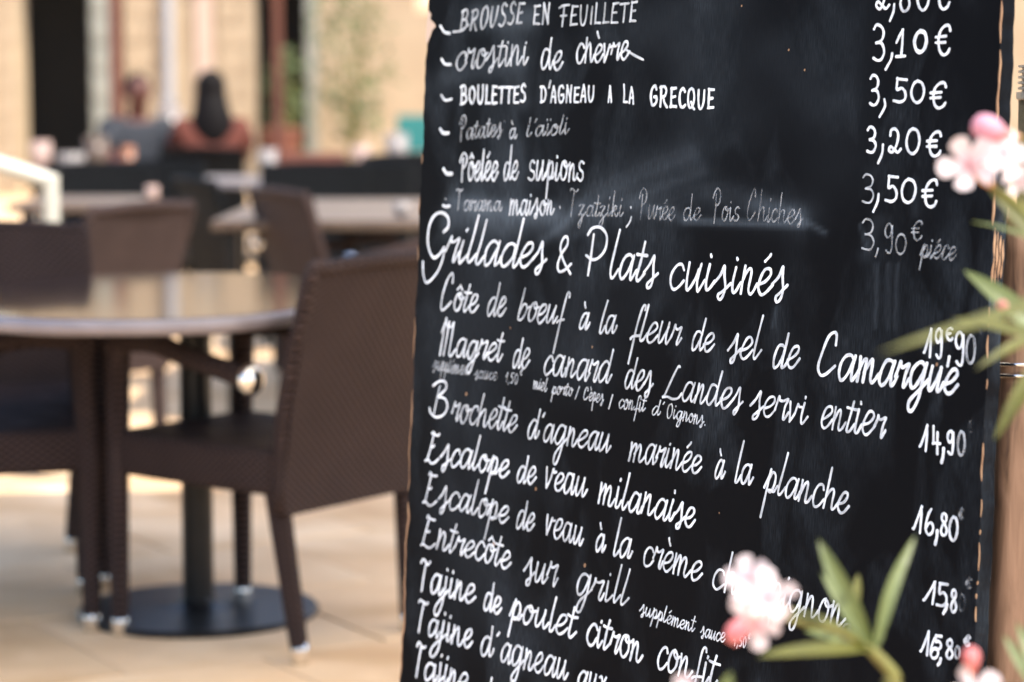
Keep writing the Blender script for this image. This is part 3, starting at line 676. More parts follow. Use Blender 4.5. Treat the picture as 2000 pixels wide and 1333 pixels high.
GL = {
'a': (.9, [[(.66,.86),(.48,1),(.26,.94),(.09,.62),(.07,.24),(.2,.0),(.38,.1),(.56,.45),(.66,.84)], [(.7,1.0),(.65,.5),(.66,.1),(.74,.02),(.86,.2),(.93,.4)]]),
'b': (.78, [[(.14,2.0),(.1,1.2),(.07,.5),(.08,.05)], [(.08,.3),(.2,.82),(.42,.98),(.58,.78),(.54,.35),(.33,.03),(.1,.06)], [(.54,.8),(.66,.75),(.8,.85)]]),
'c': (.66, [[(.6,.78),(.5,.98),(.28,.95),(.1,.62),(.08,.24),(.24,.0),(.44,.08),(.66,.38)]]),
'd': (.92, [[(.66,.86),(.48,1),(.26,.94),(.09,.62),(.07,.24),(.2,.0),(.38,.1),(.56,.45),(.66,.84)], [(.74,2.0),(.69,1.1),(.64,.4),(.67,.06),(.76,.04),(.88,.22),(.94,.4)]]),
'e': (.72, [[(.1,.38),(.38,.52),(.58,.78),(.5,.99),(.28,.95),(.1,.62),(.07,.24),(.24,.0),(.46,.08),(.72,.42)]]),
'f': (.56, [[(.62,1.7),(.6,1.95),(.46,1.98),(.38,1.6),(.3,.6),(.24,-.3),(.2,-1.0)], [(.02,.08),(.2,.22),(.56,.28)]]),
'g': (.9, [[(.66,.86),(.48,1),(.26,.94),(.09,.62),(.07,.24),(.2,.0),(.38,.1),(.56,.45),(.66,.84)], [(.7,1.0),(.66,.3),(.58,-.45),(.4,-.95),(.22,-.95),(.2,-.6),(.42,-.2),(.92,.38)]]),
'h': (.86, [[(.2,2.0),(.14,1.0),(.08,0)], [(.1,.4),(.28,.82),(.46,.98),(.54,.8),(.53,.3),(.58,.04),(.7,.08),(.87,.38)]]),
'i': (.42, [[(.13,1.0),(.09,.4),(.12,.04),(.24,.06),(.42,.4)], [(.16,1.42),(.17,1.52)]]),
'ı': (.42, [[(.13,1.0),(.09,.4),(.12,.04),(.24,.06),(.42,.4)]]),
'j': (.44, [[(.18,1),(.14,.2),(.02,-.6),(-.2,-1.1),(-.4,-1.05),(-.38,-.7),(-.12,-.3),(.44,.38)], [(.18,1.42),(.19,1.52)]]),
'k': (.7, [[(.2,2.0),(.12,1.0),(.07,0)], [(.1,.4),(.3,.9),(.46,.9),(.42,.65),(.14,.48)], [(.2,.5),(.4,.08),(.54,.04),(.7,.36)]]),
'l': (.45, [[(.2,2.0),(.14,1.1),(.08,.3),(.13,.03),(.26,.08),(.45,.4)]]),
'm': (1.12, [[(.06,1.02),(.08,.5),(.05,0)], [(.07,.4),(.24,.84),(.36,.96),(.4,.7),(.37,0)], [(.38,.4),(.56,.84),(.7,.96),(.75,.7),(.74,.16),(.82,.02),(.95,.12),(1.12,.4)]]),
'n': (.8, [[(.1,1.02),(.09,.5),(.05,0)], [(.07,.35),(.24,.82),(.38,.96),(.44,.75),(.43,.18),(.5,.02),(.62,.1),(.8,.4)]]),
'o': (.72, [[(.4,1),(.18,.88),(.07,.45),(.16,.06),(.36,.02),(.55,.35),(.56,.75),(.42,.99),(.34,.82),(.5,.68),(.74,.8)]]),
'p': (.74, [[(-.02,.2),(.16,.9)], [(.2,1.08),(.15,0),(.08,-1.05)], [(.17,.62),(.34,.97),(.52,.9),(.54,.45),(.38,.06),(.22,.12),(.4,.16),(.56,.12),(.74,.4)]]),
'q': (.8, [[(.66,.86),(.48,1),(.26,.94),(.09,.62),(.07,.24),(.2,.0),(.38,.1),(.62,.84)], [(.68,1.0),(.62,0),(.56,-1.0)]]),
'r': (.66, [[(-.04,.42),(.06,.8),(.1,1.06),(.15,.86),(.3,.84),(.54,.98),(.47,.6),(.42,.12),(.5,.03),(.66,.4)]]),
's': (.72, [[(-.02,.36),(.22,.7),(.38,1.12),(.42,.7),(.5,.18),(.42,-.22),(.28,-.3),(.24,-.1),(.42,.08),(.72,.42)]]),
'ſ': (.62, [[(.52,.88),(.34,1.02),(.12,.82),(.2,.56),(.46,.4),(.48,.12),(.24,-.02),(.0,.1)]]),
't': (.48, [[(.26,1.75),(.17,.9),(.1,.25),(.16,.02),(.28,.08),(.48,.4)], [(-.06,1.2),(.2,1.16),(.48,1.18)]]),
'u': (.88, [[(.12,1),(.08,.4),(.14,.04),(.28,.08),(.46,.45),(.57,.8)], [(.6,1),(.56,.4),(.6,.06),(.7,.06),(.88,.4)]]),
'v': (.72, [[(.04,1),(.1,.5),(.16,.02),(.16,.02),(.36,.45),(.5,.95),(.56,.8),(.74,.84)]]),
'x': (.76, [[(.06,.9),(.24,.9),(.46,.08),(.62,.06),(.76,.38)], [(.6,1.0),(.08,.02)]]),
'z': (.7, [[(.02,.88),(.2,.98),(.46,.96),(.42,.9),(.1,.08),(.1,.08),(.3,.14),(.36,-.3),(.2,-.85),(.06,-.8),(.12,-.45),(.7,.35)]]),
"'": (.34, [[(.26,1.75),(.16,1.4)]]), '.': (.4, [[(.18,.02),(.2,.08)]]), '/': (.5, [[(.4,1.5),(.05,-.3)]]), ' ': (.6, []),
'P': (.9, [[(.28,.82),(.26,.4),(.22,-.05)], [(-.02,.68),(.1,.88),(.4,1.0),(.68,.86),(.66,.6),(.42,.46),(.26,.48)]]),
'T': (.85, [[(-.06,.9),(.02,.98),(.18,.97),(.36,.9),(.52,.9),(.62,.97)], [(.3,.93),(.24,.5),(.2,.0)]]),
'C': (1.05, [[(.72,.74),(.7,.93),(.55,1.0),(.33,.85),(.14,.5),(.1,.18),(.26,.0),(.52,.06),(.86,.26)]]),
'E': (.95, [[(.02,.94),(.1,1.0),(.24,.93),(.44,.92),(.56,.97)], [(.18,.96),(.12,.5),(.05,.03)], [(.1,.52),(.26,.5),(.34,.56)], [(-.08,.02),(.1,.06),(.34,-.02),(.6,.0),(.84,.16)]]),
'L': (1.35, [[(.88,1.0),(.74,.96),(.52,.62),(.22,.08),(.1,.02),(.4,.03),(.8,-.03),(1.12,.06),(1.3,.2)]]),
'M': (1.35, [[(-.02,.62),(.1,.8),(.22,1.0),(.22,1.0),(.14,.5),(.1,.0)], [(.24,.95),(.36,.8),(.5,.98),(.52,.9),(.46,.4),(.42,.02)], [(.54,.85),(.66,.8),(.84,.96),(.86,.9),(.82,.4),(.84,.06),(1.0,.03),(1.3,.24)]]),
'O': (.95, [[(.5,1),(.2,.84),(.1,.45),(.24,.04),(.5,.02),(.72,.4),(.7,.8),(.5,1)]]),
'1': (.7, [[(.1,.55),(.4,.98),(.4,.98),(.34,.0)]]), '5': (.8, [[(.66,.96),(.24,.95),(.24,.95),(.2,.56),(.42,.6),(.56,.35),(.44,.06),(.12,.05)]]),
'0': (.8, [[(.38,1),(.16,.8),(.12,.3),(.32,.0),(.56,.3),(.58,.75),(.38,1)]]), ',': (.35, [[(.18,.15),(.06,-.25)]]), ';': (.5, [[(.2,.75),(.21,.82)], [(.22,.15),(.06,-.4)]]),
'€': (.7, [[(.5,1.4),(.36,1.45),(.24,1.2),(.3,.95),(.46,.98)], [(.16,1.24),(.4,1.26)]]),
}
BLOCK = {
'A': (.72, [[(.08,.0),(.2,.6),(.33,1.0),(.33,1.0),(.46,.6),(.54,0)], [(.16,.36),(.48,.36)]]),
'B': (.8, [[(.16,1),(.16,.5),(.14,0)], [(.06,.94),(.36,1.0),(.52,.82),(.42,.58),(.18,.52)], [(.18,.52),(.46,.5),(.6,.26),(.4,.04),(.08,-.02)]]),
'C': (.7, [[(.56,.85),(.42,1),(.2,.85),(.12,.45),(.24,.06),(.42,.02),(.58,.16)]]),
'D': (.78, [[(.16,.98),(.16,.5),(.14,0)], [(.06,.96),(.4,.92),(.6,.55),(.46,.12),(.06,.0)]]),
'E': (.66, [[(.54,.96),(.16,.95),(.16,.95),(.13,.5),(.12,.04),(.12,.04),(.54,.03)], [(.15,.5),(.46,.52)]]),
'F': (.7, [[(-.05,.86),(.2,.95),(.66,1.0)], [(.3,.98),(.26,.5),(.22,-.04)], [(.05,.48),(.48,.5)]]),
'G': (.76, [[(.56,.82),(.42,1),(.2,.86),(.1,.45),(.24,.04),(.44,.03),(.58,.22),(.57,.44),(.57,.44),(.36,.42)]]),
'I': (.34, [[(.16,.92),(.15,.5),(.14,.0)]]),
'L': (.6, [[(.16,1),(.14,.5),(.12,.04),(.12,.04),(.5,.04)]]),
'N': (.78, [[(.12,.0),(.14,.5),(.16,.96),(.16,.96),(.5,.06),(.5,.06),(.54,.5),(.57,1)]]),
'O': (.76, [[(.36,1),(.16,.82),(.1,.4),(.26,.02),(.46,.08),(.6,.5),(.54,.86),(.36,1)]]),
'Q': (.8, [[(.36,1),(.16,.82),(.1,.4),(.26,.02),(.46,.08),(.6,.5),(.54,.86),(.36,1)], [(.36,.28),(.52,-.02),(.6,-.12)]]),
'R': (.78, [[(.16,1),(.15,.5),(.12,0)], [(.06,.94),(.38,1.0),(.54,.8),(.42,.54),(.18,.48)], [(.3,.48),(.44,.2),(.6,-.02)]]),
'S': (.68, [[(.52,.88),(.36,1),(.18,.84),(.24,.6),(.46,.44),(.52,.2),(.34,.02),(.1,.08)]]),
'T': (.7, [[(.02,.94),(.64,.97)], [(.34,.95),(.33,.5),(.31,0)]]),
'U': (.78, [[(.12,1),(.11,.5),(.22,.06),(.4,.04),(.54,.4),(.58,1)]]),
"'": (.3, [[(.24,1.4),(.12,.92)]]),
}
ACCENT = {'acute': [[(.2,1.24),(.36,1.42),(.42,1.52)]], 'grave': [[(.16,1.62),(.22,1.45),(.32,1.28)]], 'circ': [[(.14,1.24),(.32,1.46),(.32,1.46),(.5,1.24)]], 'diaer': [[(.02,1.4),(.03,1.47)], [(.3,1.4),(.31,1.47)]]}
DIG = {
'0': [[(.5,1),(.2,.86),(.0,.5),(.12,.14),(.46,0),(.82,.16),(1,.55),(.84,.9),(.5,1)]],
'1': [[(.0,.18),(.1,.2),(.5,.58),(.9,1),(.9,1),(.86,.6),(.72,0)]],
'I': [[(.05,.55),(.4,.8),(.75,1),(.75,1),(.7,.5),(.55,.03)], [(.0,.02),(1,.04)]],
'2': [[(.12,.72),(.2,.95),(.55,1),(.78,.8),(.72,.45),(.45,.08),(.2,-.0),(.02,.1),(.15,.24),(.45,.12),(.75,.0),(1,.14)]],
'3': [[(.12,.88),(.35,1),(.75,.96),(.95,.78),(.8,.58),(.35,.5),(.35,.5),(.8,.46),(1,.25),(.75,.03),(.4,-.0),(.05,.06)]],
'4': [[(.05,1.0),(.02,.4),(.02,.4),(1,.36)], [(.62,.78),(.6,.35),(.58,0)]],
'5': [[(1,.97),(.3,1),(.3,1),(.25,.55),(.6,.6),(.88,.4),(.85,.12),(.5,-.02),(.0,.03)]],
'6': [[(.75,1),(.4,.8),(.08,.45),(.05,.15),(.4,-.0),(.85,.08),(.98,.3),(.75,.47),(.35,.42),(.12,.28)]],
'8': [[(.6,.55),(.2,.72),(.25,.93),(.6,1),(.9,.86),(.8,.65),(.35,.48),(.05,.22),(.3,.0),(.75,.03),(.95,.25),(.6,.55)]],
'9': [[(.9,.84),(.6,1),(.15,.9),(.02,.68),(.3,.52),(.7,.6),(.92,.88),(.92,.88),(.9,.4),(.75,.05),(.4,-.0),(.1,.1)]],
'€': [[(1,.82),(.9,.98),(.6,.98),(.3,.78),(.18,.5),(.25,.15),(.5,.0),(.8,.06),(.95,.2)], [(.0,.6),(.7,.62)], [(.0,.4),(.66,.41)]],
'e': [[(1,.85),(.7,1),(.25,.85),(.05,.5),(.3,.1),(.7,.0),(1,.14)], [(.1,.5),(.7,.52)]],
}


def V2(p): return Vector((p[0], p[1], 0))
class Ink:
    zc = 0
    def __init__(s): s.v = []; s.f = []; s.a = []
    def stroke(s, pts, w, op):
        """pts: board-plane points; w: width in metres"""
        if len(pts) < 2: return
        Ink.zc = (Ink.zc+1) % 40; z0 = .0003 + Ink.zc*.000006; r = w/2
        # resample ends with round caps
        d0 = (pts[1]-pts[0]); d0 = d0.normalized() if d0.length > 1e-7 else Vector((1,0,0)); d1 = (pts[-1]-pts[-2]); d1 = d1.normalized() if d1.length > 1e-7 else d0
        P_ = [(pts[0]-d0*r*.95, .28), (pts[0]-d0*r*.75, .66), (pts[0]-d0*r*.4, .92)] + [(p, 1) for p in pts] + [(pts[-1]+d1*r*.4, .92), (pts[-1]+d1*r*.75, .66), (pts[-1]+d1*r*.95, .28)]
        ph = rnd.random()*9; base = len(s.v); n = len(P_)
        for i, (p, k) in enumerate(P_):
            t = P_[min(i+1, n-1)][0]-P_[max(i-1, 0)][0]
            t = t.normalized() if t.length > 1e-8 else Vector((1,0,0)); q = Vector((-t.y, t.x, 0))
            ww = r*k*(1+.1*math.sin(i*.55+ph)+.05*math.sin(i*1.7+ph*2))
            o_ = op + .1*math.sin(i*.3+ph)
            for sgn, h, oo in ((-1, 0, o_+.02), (0, .00015, o_-.1), (1, 0, o_+.02)):
                s.v.append((p.x+q.x*ww*sgn, p.y+q.y*ww*sgn, z0+h)); s.a.append(oo)
        for i in range(n-1):
            a_ = base+i*3; s.f += [(a_, a_+3, a_+4, a_+1), (a_+1, a_+4, a_+5, a_+2)]
    def build(s, name):
        me = bpy.data.meshes.new(name); me.from_pydata(s.v, [], s.f); me.materials.append(M_ink)
        at_ = me.attributes.new('ink', 'FLOAT', 'POINT'); at_.data.foreach_set('value', s.a); return link(bpy.data.objects.new(name, me), board)
PXM = 2260.0
def put(ink, strokes, fn, t, op, n=6, jit=0.0):
    for st in strokes:
        q = [V2(p)+Vector((rnd.uniform(-jit,jit), rnd.uniform(-jit,jit), 0)) for p in st]
        c = crom(q, n) if len(q) > 1 else [q[0], q[0]+Vector((.001,.001,0))]
        ink.stroke([B(*fn(p.x, p.y)) for p in c], t/PXM, op)
ACC = {'é': ('e','acute'), 'è': ('e','grave'), 'à': ('a','grave'), 'ô': ('o','circ'), 'ï': ('ı','diaer'), 'ê': ('e','circ')}
def word(text, x0, y0, x1, y1, xh, A=1.85, H=1.8, t=7, op=.95, sl=.17, D=.8, st='c'):
    """cursive or block word whose baseline runs (x0,y0)-(x1,y1) in the photo, x-height xh"""
    items = []; W = 0
    for chh in text:
        base, acc = ACC.get(chh, (chh, None)); gl = (BLOCK if st == 'b' else GL).get(base) or GL[base]
        kw_ = rnd.uniform(.92,1.08) if st != 'b' else rnd.uniform(.95,1.05); items.append((gl, acc, W, base, kw_)); W += gl[0]*kw_
    x0 += t*.3; x1 -= t*.55+xh*sl*.35; sx = (x1-x0)/(W-.06); ink = Ink(); dy = (y1-y0)/(x1-x0); wp = rnd.uniform(0,6)
    for gl, acc, off, base, kw_ in items:
        jy = rnd.uniform(-.03,.03)+.035*math.sin(off*.8+wp); js = rnd.uniform(.93,1.07); jl = rnd.uniform(-.06,.06)
        cap = base.isupper() or base.isdigit() or base in '€&'
        def fn(u, v, off=off, jy=jy, js=js, cap=cap, kw_=kw_, jl=jl):
            u = u*kw_ + v*jl*.5
            if cap and st != 'b': v = v*H
            elif v > 1: v = 1+(v-1)*(A-1)
            elif v < 0: v = v*D
            v = v*js+jy; X = x0+(off+u)*sx; Y = y0+dy*(X-x0)
            return X+v*xh*sl, Y-v*xh
        put(ink, gl[1], fn, t*rnd.uniform(.93,1.08), op+rnd.uniform(-.05,.04), jit=.026)
        if acc:
            def fa(u, v, off=off):
                X = x0+(off+u)*sx; Y = y0+dy*(X-x0); return X+v*xh*sl, Y-v*xh
            put(ink, ACCENT[acc], fa, t*.95, op)
    return ink.build('handwriting')
def chars(ox, oy, s, specs, t=8, op=1.0, name='price'):
    if name == 'dash' and len(specs) > 1:
        for q_ in specs: chars(ox, oy, s, [q_], t, op, name)
        return
    ink = Ink()
    for sp in specs:
        if sp[0] == 'raw':
            q = [V2((ox+a/s, oy+c/s)) for a, c in sp[1]]; c = crom(q, 6); o_ = sp[2] if len(sp) > 2 else op; tt = sp[3] if len(sp) > 3 else t
            ink.stroke([B(p.x, p.y) for p in c], tt/PXM, o_); continue
        chh, xa, xb, ya, yb = sp[:5]; o_ = sp[5] if len(sp) > 5 else op; tt = sp[6] if len(sp) > 6 else t
        xa, xb, ya, yb = ox+xa/s, ox+xb/s, oy+ya/s, oy+yb/s; ins = tt*.4
        gl = DIG[chh]; xa += ins*.8; xb -= ins*.8; ya += ins; yb -= ins
        put(ink, gl, lambda u, v: (xa+(xb-xa)*u, yb-(yb-ya)*v), tt, o_, jit=.012)
    return ink.build(name)
Z1 = (820, 0, 4.444); Z2 = (820, 220, 4.444)
# starters
word('BROUSSE', 894,60,1027,47, 42, t=7, op=.72, sl=.14, st='b')
word('EN', 1038,48,1080,49, 40, t=7, op=.78, sl=.04, st='b'); word('FEUILLETE', 1091,49,1248,44, 38, t=6.5, op=.75, sl=.06, st='b')
word('crostini', 887,136,1034,128, 37, A=1.5, t=6.5, op=.8, sl=.1); word('de', 1053,138,1102,137, 37, A=1.55, t=7.5, op=.9, sl=.05)
word('chèvre', 1122,125,1232,115, 36, A=1.3, t=7, op=.9, sl=.05)
word('BOULETTES', 896,205,1032,199, 34, t=7.5, op=1, sl=.02, st='b'); word("D'AGNEAU", 1053,199,1166,201, 31, t=6.5, op=1, sl=.02, st='b')
word('A', 1186,201,1199,201, 31, t=6, op=1, sl=.0, st='b'); word('LA', 1215,201,1243,204, 33, t=6, op=1, sl=.0, st='b'); word('GRECQUE', 1266,207,1400,211, 37, t=8, op=1, sl=.02, st='b')
word('Patates', 895,274,983,266, 22, H=2.1, A=1.7, t=5, op=.58, sl=.08); word('à', 993,270,1012,270, 21, t=5.5, op=.66, sl=.08); word("l'aïoli", 1026,267,1113,262, 21, A=1.8, t=5, op=.6, sl=.12)
word('Pôelée', 896,353,976,351, 35, H=1.55, A=1.65, t=7.5, op=.88, sl=.05); word('de', 981,353,1016,351, 34, A=1.95, t=7, op=.88, sl=.04); word('ſupionſ', 1030,353,1145,352, 35, t=7, op=.88, sl=.03, D=.95)
word('Tarama', 890,410,982,413, 20, H=2.2, t=5, op=.62, sl=.05); word('maison', 993,419,1085,421, 28, t=6.5, op=.86, sl=.06)
word('Tzatziki', 1110,421,1219,424, 21, H=2.4, A=2.3, t=4.5, op=.5, sl=.08, D=1.2)
word('Purée', 1246,428,1320,431, 26, H=2.35, A=1.9, t=4.5, op=.42, sl=.06); word('de', 1333,431,1371,432, 25, A=2.1, t=4.5, op=.45, sl=.04)
word('Poiſ', 1390,432,1446,432, 27, H=2.35, t=4.5, op=.48, sl=.06); word('Chiches', 1456,431,1570,437, 26, H=2.35, A=2.2, t=4.5, op=.4, sl=.08)
# flourishes and dashes before the starters
chars(*Z1, [('raw', [(180,228),(215,280),(262,292)], 1, 9), ('raw', [(190,515),(220,558),(270,562)], .95, 9), ('raw', [(188,828),(222,872),(278,862)], .9, 8), ('raw', [(290,278),(350,270),(430,215)], .7, 7), ('raw', [(1800,440),(1860,480),(1940,520)], .85, 7)], name='dash')
chars(*Z2, [('raw', [(178,145),(205,178),(250,180)], 1, 11), ('raw', [(208,492),(235,530),(280,532)], 1, 12), ('raw', [(205,808),(230,818),(260,812)], .95, 10), ('raw', [(224,748),(227,756)], .6, 5),
    ('raw', [(1217,815),(1219,835)], .6, 4), ('raw', [(1833,822),(1835,832)], .8, 5), ('raw', [(1838,905),(1825,950),(1795,995)], .85, 5), ('raw', [(735,75),(738,85)], .5, 5)], name='dash')
# heading
Z3 = (800, 400, 4.444)
chars(*Z3, [('raw', [(298,238),(338,190),(335,112),(280,70),(215,98),(172,190),(160,320),(180,415),(215,462),(262,430),(302,372)], 1, 10),
    ('raw', [(302,372),(290,470),(240,590),(155,678),(122,610),(118,495)], 1, 8)], name='initial')
word('rillades', 866,510,1070,527, 45, A=2.1, t=8.5, op=1, sl=.2)
chars(*Z3, [('raw', [(1398,600),(1335,480),(1312,370),(1340,290),(1372,285),(1372,350),(1320,430),(1288,520),(1300,580),(1345,570),(1405,515)], 1, 8)], name='ampersand')
chars(*Z3, [('raw', [(1600,262),(1575,450),(1550,612)], 1, 8.5), ('raw', [(1548,262),(1590,205),(1660,200),(1712,270),(1702,380),(1650,455),(1590,478),(1535,442)], .98, 8.5)], name='initial')
word('lats', 1186,541,1288,552, 45, A=2.05, t=8.5, op=1, sl=.17); word('cuisinés', 1303,562,1541,581, 53, A=1.7, t=8.5, op=1, sl=.15)
# first dish
word('Côte', 855,606,937,611, 34, H=2.0, A=1.8, t=7, op=.95, sl=.16); word('de', 948,617,990,618, 36, A=1.75, t=6.5, op=.8, sl=.18)
word('boeuf', 1008,625,1105,635, 36, A=1.85, t=6.5, op=.78, sl=.19, D=1.7); word('à', 1128,644,1153,644, 33, t=6.5, op=.85, sl=.18); word('la', 1167,650,1206,651, 35, A=1.9, t=6.5, op=.84, sl=.19)
word('fleur', 1228,664,1333,675, 39, A=1.75, t=7, op=.82, sl=.2, D=1.1); word('de', 1347,682,1398,687, 37, A=1.72, t=7, op=.84, sl=.2); word('sel', 1417,700,1488,703, 41, A=1.95, t=7, op=.84, sl=.2)
word('de', 1505,716,1563,720, 41, A=1.55, t=7.5, op=.9, sl=.18); word('Camargue', 1589,733,1873,771, 49, H=1.65, t=9, op=.95, sl=.18, D=.85)
word('Magret', 855,692,984,708, 36, H=1.85, A=1.75, t=7, op=.92, sl=.14); word('de', 998,718,1037,721, 37, A=1.65, t=6.5, op=.86, sl=.16); word('canard', 1059,730,1195,751, 38, A=1.6, t=6.5, op=.86, sl=.17)
word('des', 1216,761,1278,767, 37, A=1.65, t=6.5, op=.84, sl=.18); word('Landes', 1289,776,1452,801, 38, H=1.75, A=1.7, t=6.8, op=.85, sl=.18); word('servi', 1462,808,1580,828, 40, A=1.6, t=6.8, op=.88, sl=.18); word('entier', 1600,834,1732,857, 43, A=1.65, t=7, op=.86, sl=.18)
word('supplément', 843,724,920,733, 17, A=1.9, t=3.8, op=.6, sl=.15); word('sauce', 926,738,973,743, 15, t=3.5, op=.58, sl=.15); word('1,50€', 985,748,1022,752, 16, H=1.25, t=3.5, op=.7, sl=.12)
word('miel', 1040,760,1070,765, 15, A=1.7, t=3.6, op=.78, sl=.15); word('porto', 1077,769,1120,774, 15, A=1.7, t=3.6, op=.75, sl=.15, D=1.0); word('/', 1122,777,1133,777, 15, A=1.9, t=3.8, op=.8, sl=.1)
word('Cèpes', 1138,780,1181,788, 16, H=1.6, t=3.6, op=.75, sl=.12, D=1.1); word('/', 1188,795,1199,795, 16, A=1.9, t=3.8, op=.8, sl=.1); word('confit', 1207,796,1262,805, 18, A=1.75, t=3.8, op=.8, sl=.15, D=1.1)
word("d'", 1272,810,1297,811, 17, A=1.7, t=3.8, op=.8, sl=.15); word('Oignons.', 1300,816,1382,832, 18, H=1.5, t=3.8, op=.78, sl=.14, D=.8)
Z4 = (800, 740, 4)
chars(*Z4, [('raw', [(238,60),(215,160),(192,270)], .9, 7), ('raw', [(185,55),(235,20),(282,28),(284,80),(225,140)], .95, 8), ('raw', [(225,140),(280,160),(296,225),(262,285),(205,300),(165,265),(157,230)], 1, 8)], name='initial')
word('rochette', 879,822,1013,845, 36, A=1.8, t=6.8, op=.8, sl=.18); word("d'", 1027,857,1064,858, 37, A=1.55, t=6.8, op=.86, sl=.17); word('agneau', 1058,862,1196,886, 36, t=6.8, op=.84, sl=.17, D=1.05)
word('marinée', 1225,899,1373,926, 37, A=1.6, t=6.8, op=.84, sl=.17); word('à', 1393,936,1418,936, 36, t=6.5, op=.86, sl=.15); word('la', 1431,944,1472,949, 37, A=2.1, t=6.8, op=.85, sl=.17); word('planche', 1490,962,1660,1004, 42, A=1.95, t=7, op=.85, sl=.18, D=1.1)
word('Escalope', 831,899,996,935, 35, H=1.72, A=1.95, t=7.6, op=1, sl=.19, D=1.05); word('de', 1006,941,1050,946, 35, A=1.6, t=7.2, op=.95, sl=.16); word('veau', 1061,953,1150,970, 37, t=7.2, op=.95, sl=.14); word('milanaise', 1166,981,1360,1032, 39, A=1.75, t=7.6, op=.98, sl=.17)
word('Escalope', 826,982,996,1024, 34, H=1.75, A=1.9, t=7, op=.88, sl=.19, D=1.05); word('de', 1005,1031,1046,1037, 35, A=1.55, t=6.8, op=.85, sl=.16); word('veau', 1062,1045,1142,1067, 36, t=6.8, op=.88, sl=.13)
word('à', 1160,1077,1185,1078, 34, t=6.8, op=.9, sl=.14); word('la', 1193,1087,1237,1093, 37, A=1.95, t=7, op=.92, sl=.16); word('crème', 1252,1104,1373,1136, 40, t=7, op=.88, sl=.16); word('champignon', 1388,1148,1652,1224, 41, A=1.85, t=7, op=.86, sl=.15)
chars(1300, 950, 2.857, [('raw', [(1030,775),(1005,770),(990,800),(1005,828),(1030,815),(1030,790),(1012,800)], .4, 5)], name='dash')
word('Entrecôte', 822,1065,1000,1112, 35, H=1.75, A=1.7, t=7.2, op=.93, sl=.18); word('sur', 1020,1129,1092,1147, 40, t=6.8, op=.85, sl=.15); word('grill', 1122,1158,1229,1184, 40, A=1.8, t=7, op=.84, sl=.17)
word('supplément', 1248,1200,1359,1235, 17, A=1.9, t=4, op=.88, sl=.15); word('sauce', 1367,1242,1418,1255, 17, t=4, op=.86, sl=.15); word('1,50€', 1430,1262,1468,1266, 18, H=1.15, t=4, op=.88, sl=.1)
word('Tajine', 817,1152,931,1180, 35, H=1.82, t=8, op=1, sl=.12, D=.95); word('de', 942,1190,983,1200, 34, A=1.65, t=8, op=.97, sl=.12); word('poulet', 993,1211,1128,1245, 37, A=1.95, t=8, op=1, sl=.14, D=.9); word('citron', 1141,1258,1258,1296, 41, A=1.6, t=8, op=1, sl=.14); word('confit', 1278,1306,1404,1344, 42, A=1.6, t=7.5, op=.93, sl=.14, D=.5)
word('Tajine', 811,1233,926,1270, 35, H=1.75, t=8, op=.97, sl=.13, D=.95); word("d'", 935,1281,975,1284, 36, A=1.55, t=7.5, op=.95, sl=.12); word('agneau', 974,1291,1112,1330, 37, t=7.5, op=.93, sl=.13, D=.9); word('aux', 1124,1346,1188,1364, 37, t=7.5, op=.95, sl=.13)
word('Tajine', 806,1318,918,1355, 36, H=1.72, t=8, op=1, sl=.13, D=.9); word('de', 936,1372,978,1384, 36, A=1.6, t=8, op=.97, sl=.13); word('boeuf', 990,1392,1090,1424, 36, t=8, op=.95, sl=.13)
# prices
ZA = (1640, 0, 5.128); ZB = (1640, 240, 4.444); ZC = (1500, 600, 4); ZD = (1700, 980, 3.777)
chars(*ZA, [('2', 355,510,-245,108), ('raw', [(548,48),(540,120),(505,210)]), ('8', 592,718,-240,128,.8), ('0', 765,915,-240,118,.9), ('€', 960,1118,-240,108)], t=7.3)
chars(*ZA, [('3', 320,460,238,620), ('raw', [(528,538),(515,600),(462,698)]), ('I', 555,668,292,590), ('0', 736,888,292,545,1,10), ('€', 955,1122,240,565)], t=7.4)
chars(*ZA, [('3', 288,405,742,1068), ('raw', [(450,1000),(455,1070),(402,1172)]), ('5', 530,688,780,1035), ('0', 708,860,800,1045,.95), ('€', 902,1080,815,1100)], t=7.3)
chars(*ZB, [('3', 226,325,24,272), ('raw', [(378,192),(370,270),(336,350)]), ('2', 418,542,44,270), ('0', 570,706,38,284,.93), ('€', 750,892,66,302)], t=7.6)
chars(*ZB, [('3', 188,302,438,705,.72,5), ('raw', [(340,622),(330,690),(294,772)]), ('5', 390,518,456,694), ('0', 530,674,474,706), ('€', 710,858,484,746)], t=7.6)
chars(*ZB, [('3', 184,305,828,1112,.6), ('raw', [(334,1092),(325,1130),(313,1165)], .6), ('9', 388,470,866,1140,.5), ('0', 482,584,956,1150,.5), ('€', 620,724,846,1028,.48)], t=5)
word('piéce', 1796,505,1870,508, 25, t=5, op=.42, sl=.14, D=.85)
chars(*ZC, [('1', 1210,1292,162,404), ('9', 1303,1372,155,408), ('e', 1386,1452,150,272,1,7), ('raw', [(1418,390),(1405,460)], 1, 9), ('9', 1458,1542,186,466), ('0', 1542,1628,212,452,.6,7), ('e', 1650,1695,128,222,.15,5), ('raw', [(1480,490),(1484,515)], .5, 6)], t=7.2)
chars(*ZC, [('1', 1178,1262,920,1134), ('4', 1284,1356,920,1158), ('raw', [(1374,1105),(1370,1160),(1358,1215)], 1, 9), ('9', 1396,1462,956,1160), ('0', 1476,1548,962,1170,.62,7), ('€', 1556,1612,880,985,.15,5)], t=7.2)
chars(*ZD, [('1', 306,396,32,244), ('6', 400,474,46,254), ('raw', [(495,215),(492,262),(480,315)], 1, 9), ('8', 512,576,76,260), ('0', 576,654,102,298,.85,7.5), ('€', 648,690,42,140,.35,6)], t=7.2)
